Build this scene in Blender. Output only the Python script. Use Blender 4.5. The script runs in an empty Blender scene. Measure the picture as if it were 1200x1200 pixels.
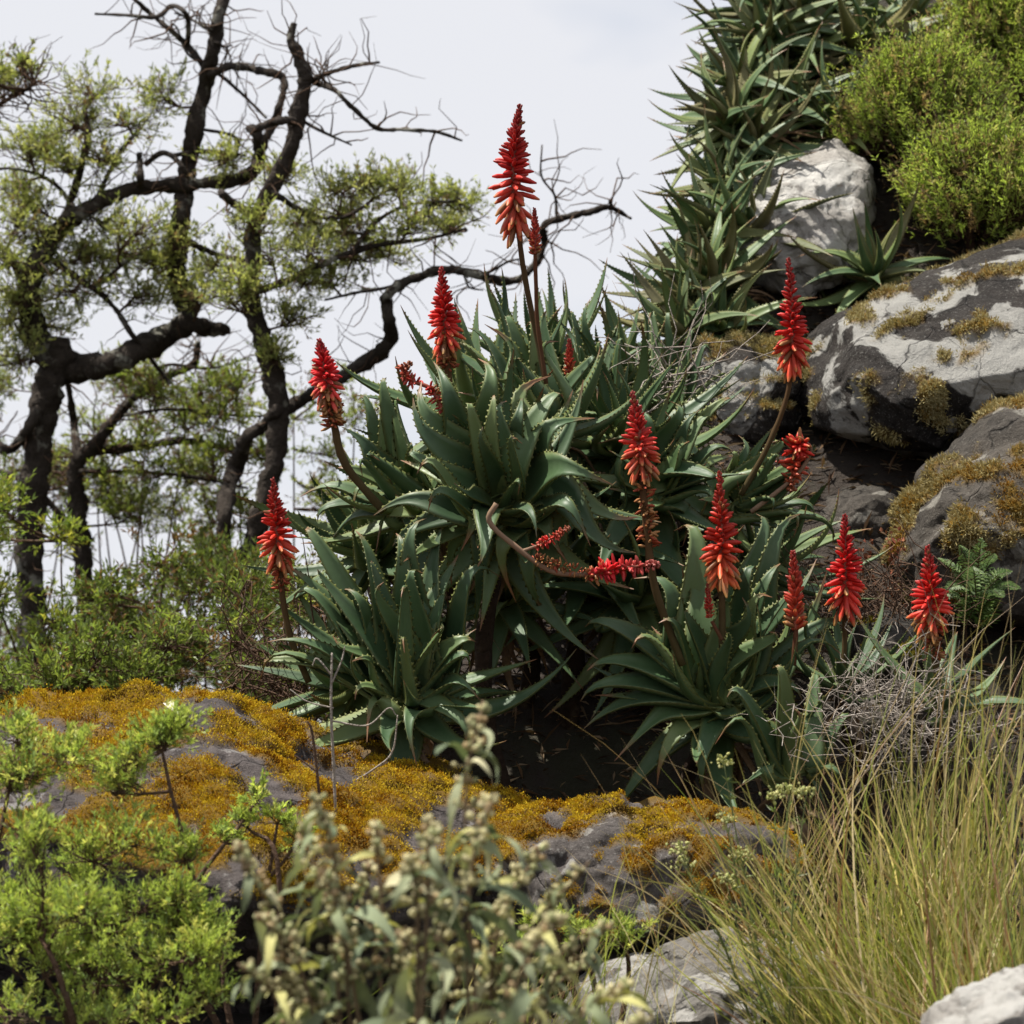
import bpy, math, random
import numpy as np
from mathutils import Vector, Matrix, Quaternion

rng = np.random.default_rng(11)
random.seed(11)
SC = bpy.context.scene
COL = SC.collection

# ------------------------------------------------------------------ camera
CAM = np.array([0.0, 0.0, 1.6]); PITCH = math.radians(6.0); FOV = math.radians(22.0)
TAN = math.tan(FOV / 2)
cd = bpy.data.cameras.new('camera'); cam = bpy.data.objects.new('camera', cd); COL.objects.link(cam)
cam.location = CAM; cam.rotation_euler = (math.pi / 2 + PITCH, 0, 0)
cd.sensor_width = 36; cd.angle = FOV; cd.clip_start = 0.05; cd.clip_end = 9000
cd.dof.use_dof = True; cd.dof.focus_distance = 6.15; cd.dof.aperture_fstop = 6.3
SC.camera = cam
RIGHT = np.array([1.0, 0, 0]); UPV = np.array([0, -math.sin(PITCH), math.cos(PITCH)]); FWD = np.array([0, math.cos(PITCH), math.sin(PITCH)])

# ------------------------------------------------------------------ light
SUNV = Vector((-0.36, -0.04, 0.92)).normalized()
w = bpy.data.worlds.new('World'); SC.world = w; w.use_nodes = True
nt = w.node_tree; nt.nodes.clear()
out = nt.nodes.new('ShaderNodeOutputWorld')
sky = nt.nodes.new('ShaderNodeTexSky'); sky.sky_type = 'NISHITA'; sky.sun_disc = False
sky.sun_elevation = math.asin(SUNV.z); sky.sun_rotation = math.atan2(SUNV.x, SUNV.y)
bg1 = nt.nodes.new('ShaderNodeBackground'); bg1.inputs[1].default_value = 0.075
bg2 = nt.nodes.new('ShaderNodeBackground'); bg2.inputs[0].default_value = (0.93, 0.945, 1.0, 1); bg2.inputs[1].default_value = 0.49
tc = nt.nodes.new('ShaderNodeTexCoord'); nz = nt.nodes.new('ShaderNodeTexNoise')
mp = nt.nodes.new('ShaderNodeMapping'); mp.inputs['Location'].default_value = (0.9, 0.3, 0.28); mp.inputs['Scale'].default_value = (1.0, 1.0, 1.9)
nz.inputs['Scale'].default_value = 2.3; nz.inputs['Detail'].default_value = 5; nz.inputs['Roughness'].default_value = 0.5
rp = nt.nodes.new('ShaderNodeValToRGB'); rp.color_ramp.elements[0].position = 0.27; rp.color_ramp.elements[1].position = 0.455
rp.color_ramp.elements[0].color = (0.1, 0.1, 0.1, 1)
mx = nt.nodes.new('ShaderNodeMixShader')
L = nt.links.new
L(tc.outputs['Generated'], mp.inputs[0]); L(mp.outputs[0], nz.inputs['Vector']); L(nz.outputs['Fac'], rp.inputs[0])
L(sky.outputs[0], bg1.inputs[0]); L(rp.outputs[0], mx.inputs[0]); L(bg1.outputs[0], mx.inputs[1]); L(bg2.outputs[0], mx.inputs[2]); L(mx.outputs[0], out.inputs[0])
sd = bpy.data.lights.new('sun', 'SUN'); sd.energy = 5.0; sd.angle = math.radians(0.55); sd.color = (1.0, 0.95, 0.86)
so = bpy.data.objects.new('sun', sd); COL.objects.link(so); so.location = (-8, 4, 18)
so.rotation_euler = SUNV.to_track_quat('Z', 'Y').to_euler()
SC.view_settings.view_transform = 'Standard'; SC.view_settings.look = 'None'
SC.view_settings.exposure = 0.85; SC.view_settings.gamma = 1.0
SC.cycles.max_bounces = 6; SC.cycles.diffuse_bounces = 3; SC.cycles.transparent_max_bounces = 4

# ------------------------------------------------------------------ helpers
def nrm(a):
    a = np.asarray(a, float)
    return a / np.maximum(np.linalg.norm(a, axis=-1, keepdims=True), 1e-9)

def P(px, py, d):
    """photo pixel (1200 x 1200) at depth d along the view axis -> world point"""
    px = np.asarray(px, float); py = np.asarray(py, float); d = np.asarray(d, float)
    u = (px - 600) / 600 * TAN; v = -(py - 600) / 600 * TAN
    return CAM + d[..., None] * (FWD + u[..., None] * RIGHT + v[..., None] * UPV)

def ppm(d): return 600 / (TAN * d)          # pixels per metre at depth d

_pr = np.random.default_rng(3)
PERM = _pr.permutation(256); PERM = np.concatenate([PERM, PERM, PERM])
GRD = nrm(_pr.normal(size=(256, 3)))
def perlin(p):
    p = np.asarray(p, float); sh = p.shape[:-1]; p = p.reshape(-1, 3)
    i = np.floor(p).astype(int); f = p - i; i &= 255
    u = f * f * f * (f * (f * 6 - 15) + 10)
    r = 0
    for dx in (0, 1):
        for dy in (0, 1):
            for dz in (0, 1):
                h = PERM[PERM[PERM[i[:, 0] + dx] + i[:, 1] + dy] + i[:, 2] + dz]
                g = (GRD[h] * (f - np.array([dx, dy, dz]))).sum(1)
                ww = (u[:, 0] if dx else 1 - u[:, 0]) * (u[:, 1] if dy else 1 - u[:, 1]) * (u[:, 2] if dz else 1 - u[:, 2])
                r = r + g * ww
    return (r * 1.6).reshape(sh)
def fbm(p, sc=1.0, oct=4, off=0.0, gain=0.5, ridged=False):
    p = np.asarray(p) * sc + off * 17.31 + 100
    a = 1.0; s = 0; tot = 0
    for k in range(oct):
        v = perlin(p * 2 ** k)
        if ridged: v = 1 - 2 * np.abs(v)
        s = s + a * v; tot += a; a *= gain
    return s / tot
def sstep(x, a=0.0, b=1.0):
    t = np.clip((x - a) / (b - a), 0, 1); return t * t * (3 - 2 * t)

def mesh_data(name, V, F, col=None, smooth=True):
    V = np.asarray(V, float)
    if not isinstance(F, (list, tuple)): F = [F]
    F = [np.asarray(f, int) for f in F if len(f)]
    me = bpy.data.meshes.new(name)
    me.vertices.add(len(V)); me.vertices.foreach_set('co', V.ravel())
    loops = np.concatenate([f.ravel() for f in F]); tot = np.concatenate([np.full(len(f), f.shape[1]) for f in F])
    st = np.concatenate([[0], np.cumsum(tot)[:-1]])
    me.loops.add(len(loops)); me.loops.foreach_set('vertex_index', loops)
    me.polygons.add(len(tot)); me.polygons.foreach_set('loop_start', st)
    me.polygons.foreach_set('use_smooth', np.full(len(tot), smooth))
    me.update(calc_edges=True)
    if col is not None:
        col = np.asarray(col, float)
        if col.shape[1] == 3: col = np.concatenate([col, np.ones((len(col), 1))], 1)
        at = me.attributes.new('Col', 'FLOAT_COLOR', 'POINT'); at.data.foreach_set('color', col.ravel())
    return me

def obj(name, me, mat=None, parent=None):
    o = bpy.data.objects.new(name, me); COL.objects.link(o)
    if mat is not None and me is not None and not me.materials: me.materials.append(mat)
    if parent is not None: o.parent = parent
    return o
def origin(o): return np.array(o.location) if o is not None else np.zeros(3)

def part(name, V, F, mat, parent=None, col=None, smooth=True, kind=None):
    o = obj(name, mesh_data(name, np.asarray(V) - root_origin(parent), F, col, smooth), mat, parent)
    if kind: o['kind'] = kind
    return o
def root_origin(p):
    s = np.zeros(3)
    while p is not None:
        s = s + np.array(p.location); p = p.parent
    return s
def tag(o, label=None, cat=None, group=None, kind=None):
    if label: o['label'] = label
    if cat: o['category'] = cat
    if group: o['group'] = group
    if kind: o['kind'] = kind
    return o
def empty(name, loc, label, cat, group=None):
    o = bpy.data.objects.new(name, None); COL.objects.link(o); o.location = loc; o.empty_display_size = 0.1
    return tag(o, label, cat, group)

class Acc:
    """collects vertices, faces and colours of ONE mesh"""
    def __init__(s): s.V = []; s.F = {3: [], 4: []}; s.C = []; s.n = 0
    def add(s, V, F, C=None):
        V = np.asarray(V).reshape(-1, 3); F = np.asarray(F)
        s.V.append(V); s.F[F.shape[1]].append(F + s.n)
        if C is None: C = np.ones((len(V), 3)) * 0.5
        C = np.asarray(C, float)
        if C.ndim == 1: C = np.tile(C, (len(V), 1))
        s.C.append(C); s.n += len(V)
    def build(s, name, mat, parent=None, smooth=True, kind=None):
        F = [np.concatenate(s.F[k]) for k in (3, 4) if s.F[k]]
        return part(name, np.concatenate(s.V), F, mat, parent, np.concatenate(s.C), smooth, kind)

def catmull(pts, m):
    pts = np.asarray(pts, float); n = len(pts)
    q = np.vstack([2 * pts[0] - pts[1], pts, 2 * pts[-1] - pts[-2]])
    t = np.linspace(0, n - 1, m); i = np.minimum(t.astype(int), n - 2); f = (t - i)[:, None]
    a, b, c, d = q[i], q[i + 1], q[i + 2], q[i + 3]
    return 0.5 * (2 * b + (c - a) * f + (2 * a - 5 * b + 4 * c - d) * f ** 2 + (3 * b - a - 3 * c + d) * f ** 3)

def tube(pts, rad, n=8, rough=0.0, seed=0.0):
    """one tube along a polyline with parallel-transported rings"""
    pts = np.asarray(pts, float); m = len(pts); T = nrm(np.gradient(pts, axis=0))
    ref = np.array([0, 0, 1.0]) if abs(T[0][2]) < 0.9 else np.array([1.0, 0, 0])
    u = nrm(np.cross(T[0], ref)); U = []
    for k in range(m):
        u = nrm(u - T[k] * (u @ T[k])); U.append(u)
    U = np.array(U); W = np.cross(T, U)
    a = np.linspace(0, 2 * np.pi, n, endpoint=False)
    ring = np.cos(a)[None, :, None] * U[:, None] + np.sin(a)[None, :, None] * W[:, None]
    rad = np.broadcast_to(np.asarray(rad, float), (m,))
    V = pts[:, None] + ring * rad[:, None, None]
    if rough:
        nv = fbm(V, 14, 3, seed) ; nv2 = fbm(V, 45, 2, seed + 3)
        V = V + ring * (rad[:, None] * rough * (nv * 1.2 + nv2 * 0.6))[..., None]
    V = np.vstack([V.reshape(-1, 3), pts[:1], pts[-1:]])
    i = np.arange(m - 1)[:, None] * n; j = np.arange(n)[None]; j2 = (j + 1) % n
    F = np.stack([i + j, i + j2, i + n + j2, i + n + j], -1).reshape(-1, 4)
    jj = np.arange(n); c0 = np.stack([np.full(n, m * n), (jj + 1) % n, jj], 1)
    c1 = np.stack([np.full(n, m * n + 1), (m - 1) * n + jj, (m - 1) * n + (jj + 1) % n], 1)
    return V, F, np.vstack([c0, c1])

def tubes(Pt, R, n=3):
    """many short tubes at once: Pt (N,k,3), R (N,k)"""
    N, k, _ = Pt.shape
    d = nrm(Pt[:, -1] - Pt[:, 0]); ref = np.where(np.abs(d[:, 2:3]) < 0.9, [[0, 0, 1.0]], [[1.0, 0, 0]])
    u = nrm(np.cross(d, ref)); v = np.cross(d, u)
    a = np.linspace(0, 2 * np.pi, n, endpoint=False)
    ring = np.cos(a)[None, :, None] * u[:, None] + np.sin(a)[None, :, None] * v[:, None]
    V = Pt[:, :, None] + ring[:, None] * R[:, :, None, None]
    b = np.arange(N)[:, None, None] * (k * n); i = np.arange(k - 1)[None, :, None] * n; j = np.arange(n)[None, None]; j2 = (j + 1) % n
    F = np.stack([b + i + j, b + i + j2, b + i + n + j2, b + i + n + j], -1).reshape(-1, 4)
    return V.reshape(-1, 3), F

def diamonds(pos, d, nor, Ln, Wd, fold=0.25):
    """folded leaf blades: base, left, tip, right"""
    d = nrm(d); s = nrm(np.cross(d, nor)); nn = np.cross(s, d)
    Ln = np.broadcast_to(Ln, (len(pos),))[:, None]; Wd = np.broadcast_to(Wd, (len(pos),))[:, None]
    mid = pos + d * Ln * 0.48 + nn * Wd * fold
    V = np.stack([pos, mid - s * Wd * 0.5, pos + d * Ln - nn * Ln * 0.08, mid + s * Wd * 0.5], 1)
    b = np.arange(len(pos))[:, None] * 4
    F = np.concatenate([b + [[0, 1, 2]], b + [[0, 2, 3]]])
    return V.reshape(-1, 3), F

def rand_dir(n):
    return nrm(rng.normal(size=(n, 3)))
def pal(cols, n, jit=0.18, w=None):
    cols = np.array(cols, float); k = rng.choice(len(cols), n, p=w)
    return cols[k] * (1 + jit * rng.normal(size=(n, 1))).clip(0.4, 1.7)

# ------------------------------------------------------------------ materials
def new_mat(name):
    m = bpy.data.materials.new(name); m.use_nodes = True; t = m.node_tree
    return m, t, t.nodes['Principled BSDF'], t.nodes['Material Output']
def N(t, kind, **kw):
    n = t.nodes.new(kind)
    for k, v in kw.items():
        if k in n.inputs.keys(): n.inputs[k].default_value = v
        else: setattr(n, k, v)
    return n
def mixc(t, fac, a, b, blend='MIX'):
    n = t.nodes.new('ShaderNodeMix'); n.data_type = 'RGBA'; n.blend_type = blend
    for sock, v in ((n.inputs[0], fac), (n.inputs[6], a), (n.inputs[7], b)):
        if isinstance(v, bpy.types.NodeSocket): t.links.new(v, sock)
        elif isinstance(v, (int, float)): sock.default_value = v
        else: sock.default_value = (*v, 1)
    return n.outputs[2]
def ramp(t, fac, stops):
    r = t.nodes.new('ShaderNodeValToRGB'); e = r.color_ramp.elements
    while len(e) < len(stops): e.new(0.5)
    for k, (p, c) in enumerate(stops):
        e[k].position = p; e[k].color = (c, c, c, 1) if isinstance(c, (int, float)) else (*c, 1)
    t.links.new(fac, r.inputs[0]); return r.outputs[0]
def math_n(t, op, a, b=0.0):
    n = t.nodes.new('ShaderNodeMath'); n.operation = op
    for s, v in ((n.inputs[0], a), (n.inputs[1], b)):
        if isinstance(v, bpy.types.NodeSocket): t.links.new(v, s)
        else: s.default_value = v
    return n.outputs[0]
def noise(t, scale, detail=4, rough=0.55, coord=None, dist=0.0):
    n = t.nodes.new('ShaderNodeTexNoise'); n.inputs['Scale'].default_value = scale; n.inputs['Detail'].default_value = detail
    n.inputs['Roughness'].default_value = rough; n.inputs['Distortion'].default_value = dist
    if coord is not None: t.links.new(coord, n.inputs['Vector'])
    return n.outputs['Fac']
def bump(t, bsdf, h, strength=0.4, dist=0.01):
    b = t.nodes.new('ShaderNodeBump'); b.inputs['Strength'].default_value = strength; b.inputs['Distance'].default_value = dist
    t.links.new(h, b.inputs['Height']); t.links.new(b.outputs[0], bsdf.inputs['Normal'])

def leaf_mat(name, trans=0.3, rough=0.5, spec=0.3, tboost=(1.25, 1.3, 0.7)):
    """colour comes per leaf from the mesh; thin leaves let some light through"""
    m, t, b, o = new_mat(name)
    a = N(t, 'ShaderNodeAttribute', attribute_name='Col')
    g = N(t, 'ShaderNodeTexCoord')
    n = noise(t, 30, 2, coord=g.outputs['Object'])
    c = mixc(t, ramp(t, n, [(0.3, 0.0), (0.75, 0.5)]), a.outputs['Color'], mixc(t, 1.0, a.outputs['Color'], (0.75, 0.7, 0.55), 'MULTIPLY'))
    t.links.new(c, b.inputs['Base Color']); b.inputs['Roughness'].default_value = rough; b.inputs['Specular IOR Level'].default_value = spec
    if trans:
        tr = N(t, 'ShaderNodeBsdfTranslucent'); t.links.new(mixc(t, 1.0, c, tboost, 'MULTIPLY'), tr.inputs[0])
        mxs = N(t, 'ShaderNodeMixShader'); mxs.inputs[0].default_value = trans
        t.links.new(b.outputs[0], mxs.inputs[1]); t.links.new(tr.outputs[0], mxs.inputs[2]); t.links.new(mxs.outputs[0], o.inputs[0])
    return m
M_FOL = leaf_mat('small_leaves', 0.48, 0.45, 0.35, (1.25, 1.25, 0.8))
M_GRASS = leaf_mat('grass_blades', 0.35, 0.35, 0.5)
M_DRY = leaf_mat('dry_plant', 0.08, 0.8, 0.1)
M_MOSS = leaf_mat('moss_strands', 0.15, 1.0, 0.0, (1.2, 1.1, 0.7))
M_FLOWER = leaf_mat('aloe_florets', 0.20, 0.45, 0.3, (1.2, 0.8, 0.7))
M_GREY = leaf_mat('felted_leaves', 0.22, 0.7, 0.15)

def aloe_mat(name='aloe_leaf', gain=1.0, yl=0.0):
    m, t, b, o = new_mat(name)
    K = lambda c: tuple(x * gain * f for x, f in zip(c, (1 + yl, 1 + yl * 0.55, 1.0)))
    a = N(t, 'ShaderNodeAttribute', attribute_name='Col'); s = N(t, 'ShaderNodeSeparateColor'); t.links.new(a.outputs['Color'], s.inputs[0])
    oi = N(t, 'ShaderNodeObjectInfo'); g = N(t, 'ShaderNodeTexCoord')
    n1 = noise(t, 9, 3, coord=g.outputs['Object']); n2 = noise(t, 60, 3, coord=g.outputs['Object'])
    c = ramp(t, oi.outputs['Random'], [(0.0, K((0.028, 0.058, 0.026))), (0.45, K((0.046, 0.088, 0.036))), (0.75, K((0.074, 0.120, 0.045))), (1.0, K((0.125, 0.16, 0.055)))])
    c = mixc(t, ramp(t, n1, [(0.4, 0.0), (0.7, 0.5)]), c, K((0.088, 0.128, 0.066)))
    # base of the leaf paler yellow-green
    c = mixc(t, ramp(t, s.outputs[0], [(0.0, 0.5), (0.2, 0.0)]), c, (0.13, 0.155, 0.045))
    e = math_n(t, 'POWER', s.outputs[1], 5.0)
    c = mixc(t, math_n(t, 'MULTIPLY', e, 0.75), c, (0.21, 0.215, 0.065))
    tipf = math_n(t, 'ADD', s.outputs[0], math_n(t, 'MULTIPLY', math_n(t, 'SUBTRACT', n1, 0.5), 0.22))
    tipf = math_n(t, 'ADD', tipf, math_n(t, 'MULTIPLY', math_n(t, 'SUBTRACT', oi.outputs['Random'], 0.5), 0.12))
    c = mixc(t, ramp(t, tipf, [(0.86, 0.0), (0.97, 0.85)]), c, (0.20, 0.085, 0.045))
    dry = mixc(t, n2, K((0.05, 0.028, 0.016)), K((0.25, 0.17, 0.10)))
    c = mixc(t, s.outputs[2], c, dry)
    t.links.new(c, b.inputs['Base Color'])
    b.inputs['Specular IOR Level'].default_value = 0.32
    t.links.new(ramp(t, n2, [(0.3, 0.42), (0.7, 0.60)]), b.inputs['Roughness'])
    bump(t, b, n2, 0.12, 0.004)
    tr = N(t, 'ShaderNodeBsdfTranslucent'); t.links.new(mixc(t, 1.0, c, (1.5, 1.5, 0.6), 'MULTIPLY'), tr.inputs[0])
    mxs = N(t, 'ShaderNodeMixShader'); t.links.new(math_n(t, 'ADD', math_n(t, 'MULTIPLY', e, 0.25), 0.07), mxs.inputs[0])
    t.links.new(b.outputs[0], mxs.inputs[1]); t.links.new(tr.outputs[0], mxs.inputs[2]); t.links.new(mxs.outputs[0], o.inputs[0])
    return m
M_ALOE = aloe_mat(gain=1.05)
M_ALOE_UP = aloe_mat('pale_aloe_leaf', 1.18, 0.12)  # lighter, yellower version of the aloe leaf colour for the slope plants

def bark_mat(name, c1, c2, c3):
    m, t, b, o = new_mat(name); g = N(t, 'ShaderNodeTexCoord')
    n1 = noise(t, 7, 5, 0.65, g.outputs['Object']); n2 = noise(t, 38, 4, 0.6, g.outputs['Object'], 1.0)
    c = mixc(t, n2, c1, c2)
    c = mixc(t, ramp(t, n1, [(0.57, 0.0), (0.64, 0.8)]), c, c3)
    t.links.new(c, b.inputs['Base Color']); b.inputs['Roughness'].default_value = 0.9; b.inputs['Specular IOR Level'].default_value = 0.15
    bump(t, b, n2, 0.8, 0.02); return m
M_BARK = bark_mat('tree_bark', (0.010, 0.008, 0.007), (0.065, 0.052, 0.042), (0.24, 0.235, 0.20))
M_TWIG = bark_mat('brown_twig', (0.05, 0.028, 0.018), (0.12, 0.075, 0.05), (0.16, 0.12, 0.09))
M_DEAD = bark_mat('bleached_twig', (0.16, 0.13, 0.11), (0.36, 0.32, 0.28), (0.45, 0.42, 0.38))
M_STEM = bark_mat('aloe_stem', (0.012, 0.008, 0.006), (0.05, 0.032, 0.022), (0.08, 0.06, 0.04))

def rock_mat(name, dark, mid, lichen, lich=0.5, lsc=4.0, speck=0.5, seed=0.0):
    dark, mid, lichen = [tuple(x * 0.8 for x in q) for q in (dark, mid, lichen)]
    """stone; the mesh attribute Col.r says where moss grows (dark peaty base under the strands)"""
    m, t, b, o = new_mat(name); g = N(t, 'ShaderNodeTexCoord'); mp = N(t, 'ShaderNodeMapping')
    mp.inputs['Location'].default_value = (seed, seed * 1.7, seed * 0.6); t.links.new(g.outputs['Object'], mp.inputs[0]); co = mp.outputs[0]
    n1 = noise(t, 3.0, 8, 0.68, co); n2 = noise(t, 26, 9, 0.78, co); n3 = noise(t, lsc, 7, 0.62, co, 0.6); n4 = noise(t, 120, 4, 0.7, co)
    vo = N(t, 'ShaderNodeTexVoronoi', Scale=9.0); vo.inputs['Randomness'].default_value = 1.0
    wob = t.nodes.new('ShaderNodeVectorMath'); wob.operation = 'ADD'; nv = N(t, 'ShaderNodeTexNoise', Scale=14.0, Detail=4.0); t.links.new(co, nv.inputs['Vector'])
    sc_ = t.nodes.new('ShaderNodeVectorMath'); sc_.operation = 'SCALE'; sc_.inputs['Scale'].default_value = 0.10; t.links.new(nv.outputs['Color'], sc_.inputs[0]); t.links.new(co, wob.inputs[0]); t.links.new(sc_.outputs[0], wob.inputs[1]); t.links.new(wob.outputs[0], vo.inputs['Vector'])
    sv = N(t, 'ShaderNodeSeparateColor'); t.links.new(vo.outputs['Color'], sv.inputs[0])
    spot = math_n(t, 'LESS_THAN', vo.outputs['Distance'], math_n(t, 'MULTIPLY', math_n(t, 'SUBTRACT', sv.outputs[0], 0.55), 0.9))
    c = mixc(t, ramp(t, n1, [(0.35, 0.0), (0.65, 1.0)]), dark, mid)
    c = mixc(t, ramp(t, n2, [(0.36, 0.7), (0.52, 0.0)]), c, tuple(x * 0.35 for x in dark))
    c = mixc(t, ramp(t, n4, [(0.58, 0.0), (0.66, speck)]), c, lichen)
    lc = mixc(t, n2, tuple(x * 0.72 for x in lichen), tuple(min(1, x * 1.12) for x in lichen))
    c = mixc(t, ramp(t, n3, [(lich, 0.0), (lich + 0.025, 0.93)]), c, lc)
    c = mixc(t, math_n(t, 'MULTIPLY', spot, 0.8), c, lc)
    ve = N(t, 'ShaderNodeTexVoronoi', Scale=3.1); ve.feature = 'DISTANCE_TO_EDGE'; w2 = t.nodes.new('ShaderNodeVectorMath'); w2.operation = 'ADD'; s2 = t.nodes.new('ShaderNodeVectorMath'); s2.operation = 'SCALE'; s2.inputs['Scale'].default_value = 0.5
    nv2 = N(t, 'ShaderNodeTexNoise', Scale=2.5, Detail=6.0); t.links.new(co, nv2.inputs['Vector']); t.links.new(nv2.outputs['Color'], s2.inputs[0]); t.links.new(co, w2.inputs[0]); t.links.new(s2.outputs[0], w2.inputs[1]); t.links.new(w2.outputs[0], ve.inputs['Vector'])
    crack = ramp(t, math_n(t, 'ADD', ve.outputs['Distance'], math_n(t, 'MULTIPLY', n1, 0.05)), [(0.018, 1.0), (0.042, 0.0)])
    c = mixc(t, math_n(t, 'MULTIPLY', crack, 0.75), c, tuple(x * 0.3 for x in dark))
    a = N(t, 'ShaderNodeAttribute', attribute_name='Col'); s = N(t, 'ShaderNodeSeparateColor'); t.links.new(a.outputs['Color'], s.inputs[0])
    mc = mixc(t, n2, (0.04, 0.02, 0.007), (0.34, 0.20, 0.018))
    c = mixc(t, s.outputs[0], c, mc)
    t.links.new(c, b.inputs['Base Color']); b.inputs['Roughness'].default_value = 0.88; b.inputs['Specular IOR Level'].default_value = 0.2
    hh = math_n(t, 'SUBTRACT', math_n(t, 'ADD', n2, math_n(t, 'MULTIPLY', n4, 0.4)), math_n(t, 'MULTIPLY', crack, 0.6)); bump(t, b, hh, 1.0, 0.022)
    return m

def ground_mat():
    m, t, b, o = new_mat('peaty_soil'); g = N(t, 'ShaderNodeTexCoord')
    n1 = noise(t, 3, 6, 0.65, g.outputs['Object']); n2 = noise(t, 40, 5, 0.7, g.outputs['Object'])
    c = mixc(t, n2, (0.010, 0.007, 0.005), (0.045, 0.031, 0.021))
    c = mixc(t, ramp(t, n1, [(0.5, 0.0), (0.62, 0.7)]), c, (0.024, 0.026, 0.009))
    t.links.new(c, b.inputs['Base Color']); b.inputs['Roughness'].default_value = 0.95
    bump(t, b, n2, 0.9, 0.03); return m
M_SOIL = ground_mat()

# ------------------------------------------------------------------ terrain
def zt(x, y):
    x = np.asarray(x, float); y = np.asarray(y, float)
    b = np.interp(y, [-60, 0, 1, 4, 5.2, 6.2, 7, 11, 14, 30, 300, 6000], [-2, 0, 0.1, 0.80, 1.06, 1.19, 1.26, 1.55, 1.5, 0.4, -6, -60])
    hb = np.interp(y, [6.1, 6.35, 6.6, 7.2, 8.0, 9.5, 12, 20, 60], [0, 0.22, 0.48, 0.92, 1.62, 3.15, 4.8, 5.4, 0])
    x0 = -0.72 + np.interp(y, [6, 7, 7.5, 8, 9.5, 12, 20], [0, 0, 0.42, 0.78, 1.34, 2.3, 5])
    mk = sstep((x - x0) / 0.45)
    q = np.stack([x, y, np.zeros_like(x)], -1)
    near = np.exp(-np.maximum(np.hypot(x, y - 7) - 8, 0) / 8)
    return b + hb * mk + near * (0.10 * fbm(q, 0.9, 3, 2) + 0.05 * fbm(q, 3.3, 3, 5)) * (0.5 + hb * 0.35)
def hit(px, py, d0=4.5, d1=30):
    d = np.arange(d0, d1, 0.02); q = P(np.full_like(d, px), np.full_like(d, py), d)
    below = q[:, 2] < zt(q[:, 0], q[:, 1]); k = int(np.argmax(below)) if below.any() else len(d) - 1
    return float(d[k])
def drop(p):           # the ground under a point
    return np.array([p[0], p[1], float(zt(p[0], p[1]))])

geo = np.geomspace(0.08, 5000, 34)
xs = np.concatenate([-3.2 - geo[::-1], np.arange(-3.2, 3.8, 0.055), 3.8 + geo])
ys = np.concatenate([-np.geomspace(1, 60, 8)[::-1] + 2.0, np.arange(2.0, 12.5, 0.055), 12.5 + geo])
X, Y = np.meshgrid(xs, ys); Z = zt(X, Y)
nx, ny = len(xs), len(ys); ii = np.arange(ny - 1)[:, None] * nx + np.arange(nx - 1)[None]
o = part('ground', np.stack([X, Y, Z], -1).reshape(-1, 3), np.stack([ii, ii + 1, ii + nx + 1, ii + nx], -1).reshape(-1, 4), M_SOIL)
tag(o, kind='structure')

# ------------------------------------------------------------------ rocks
def tufts(name, V, Nn, mask, count, h, wd, cols, parent, mat, lean=0.5):
    """short strands standing on the chosen part of a surface"""
    pr = mask / mask.sum(); k = rng.choice(len(V), count, p=pr)
    jit = np.median(np.linalg.norm(np.diff(V, axis=0), axis=1)) * 0.9
    pos = V[k] + rng.normal(size=(count, 3)) * jit * 0.6 - Nn[k] * 0.003
    d = nrm(Nn[k] + lean * rng.normal(size=(count, 3)) + [0, 0, 0.25])
    hh = h * rng.uniform(0.5, 1.25, count) * (0.6 + 0.4 * np.clip(mask[k] * 2, 0, 1))
    v, f = diamonds(pos, d, rand_dir(count), hh, wd, 0.2)
    zone = fbm(pos, 5, 5, 4, 0.65) * 2.1 + 0.2 * rng.normal(size=count)
    ci = np.clip(((zone + 1) / 2 * len(cols)).astype(int), 0, len(cols) - 1)
    c = np.array(cols)[ci] * rng.uniform(0.82, 1.16, (count, 1))
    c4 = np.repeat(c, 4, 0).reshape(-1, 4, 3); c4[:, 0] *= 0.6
    return part(name, v, f, mat, parent, c4.reshape(-1, 3), False, 'stuff')

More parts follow.
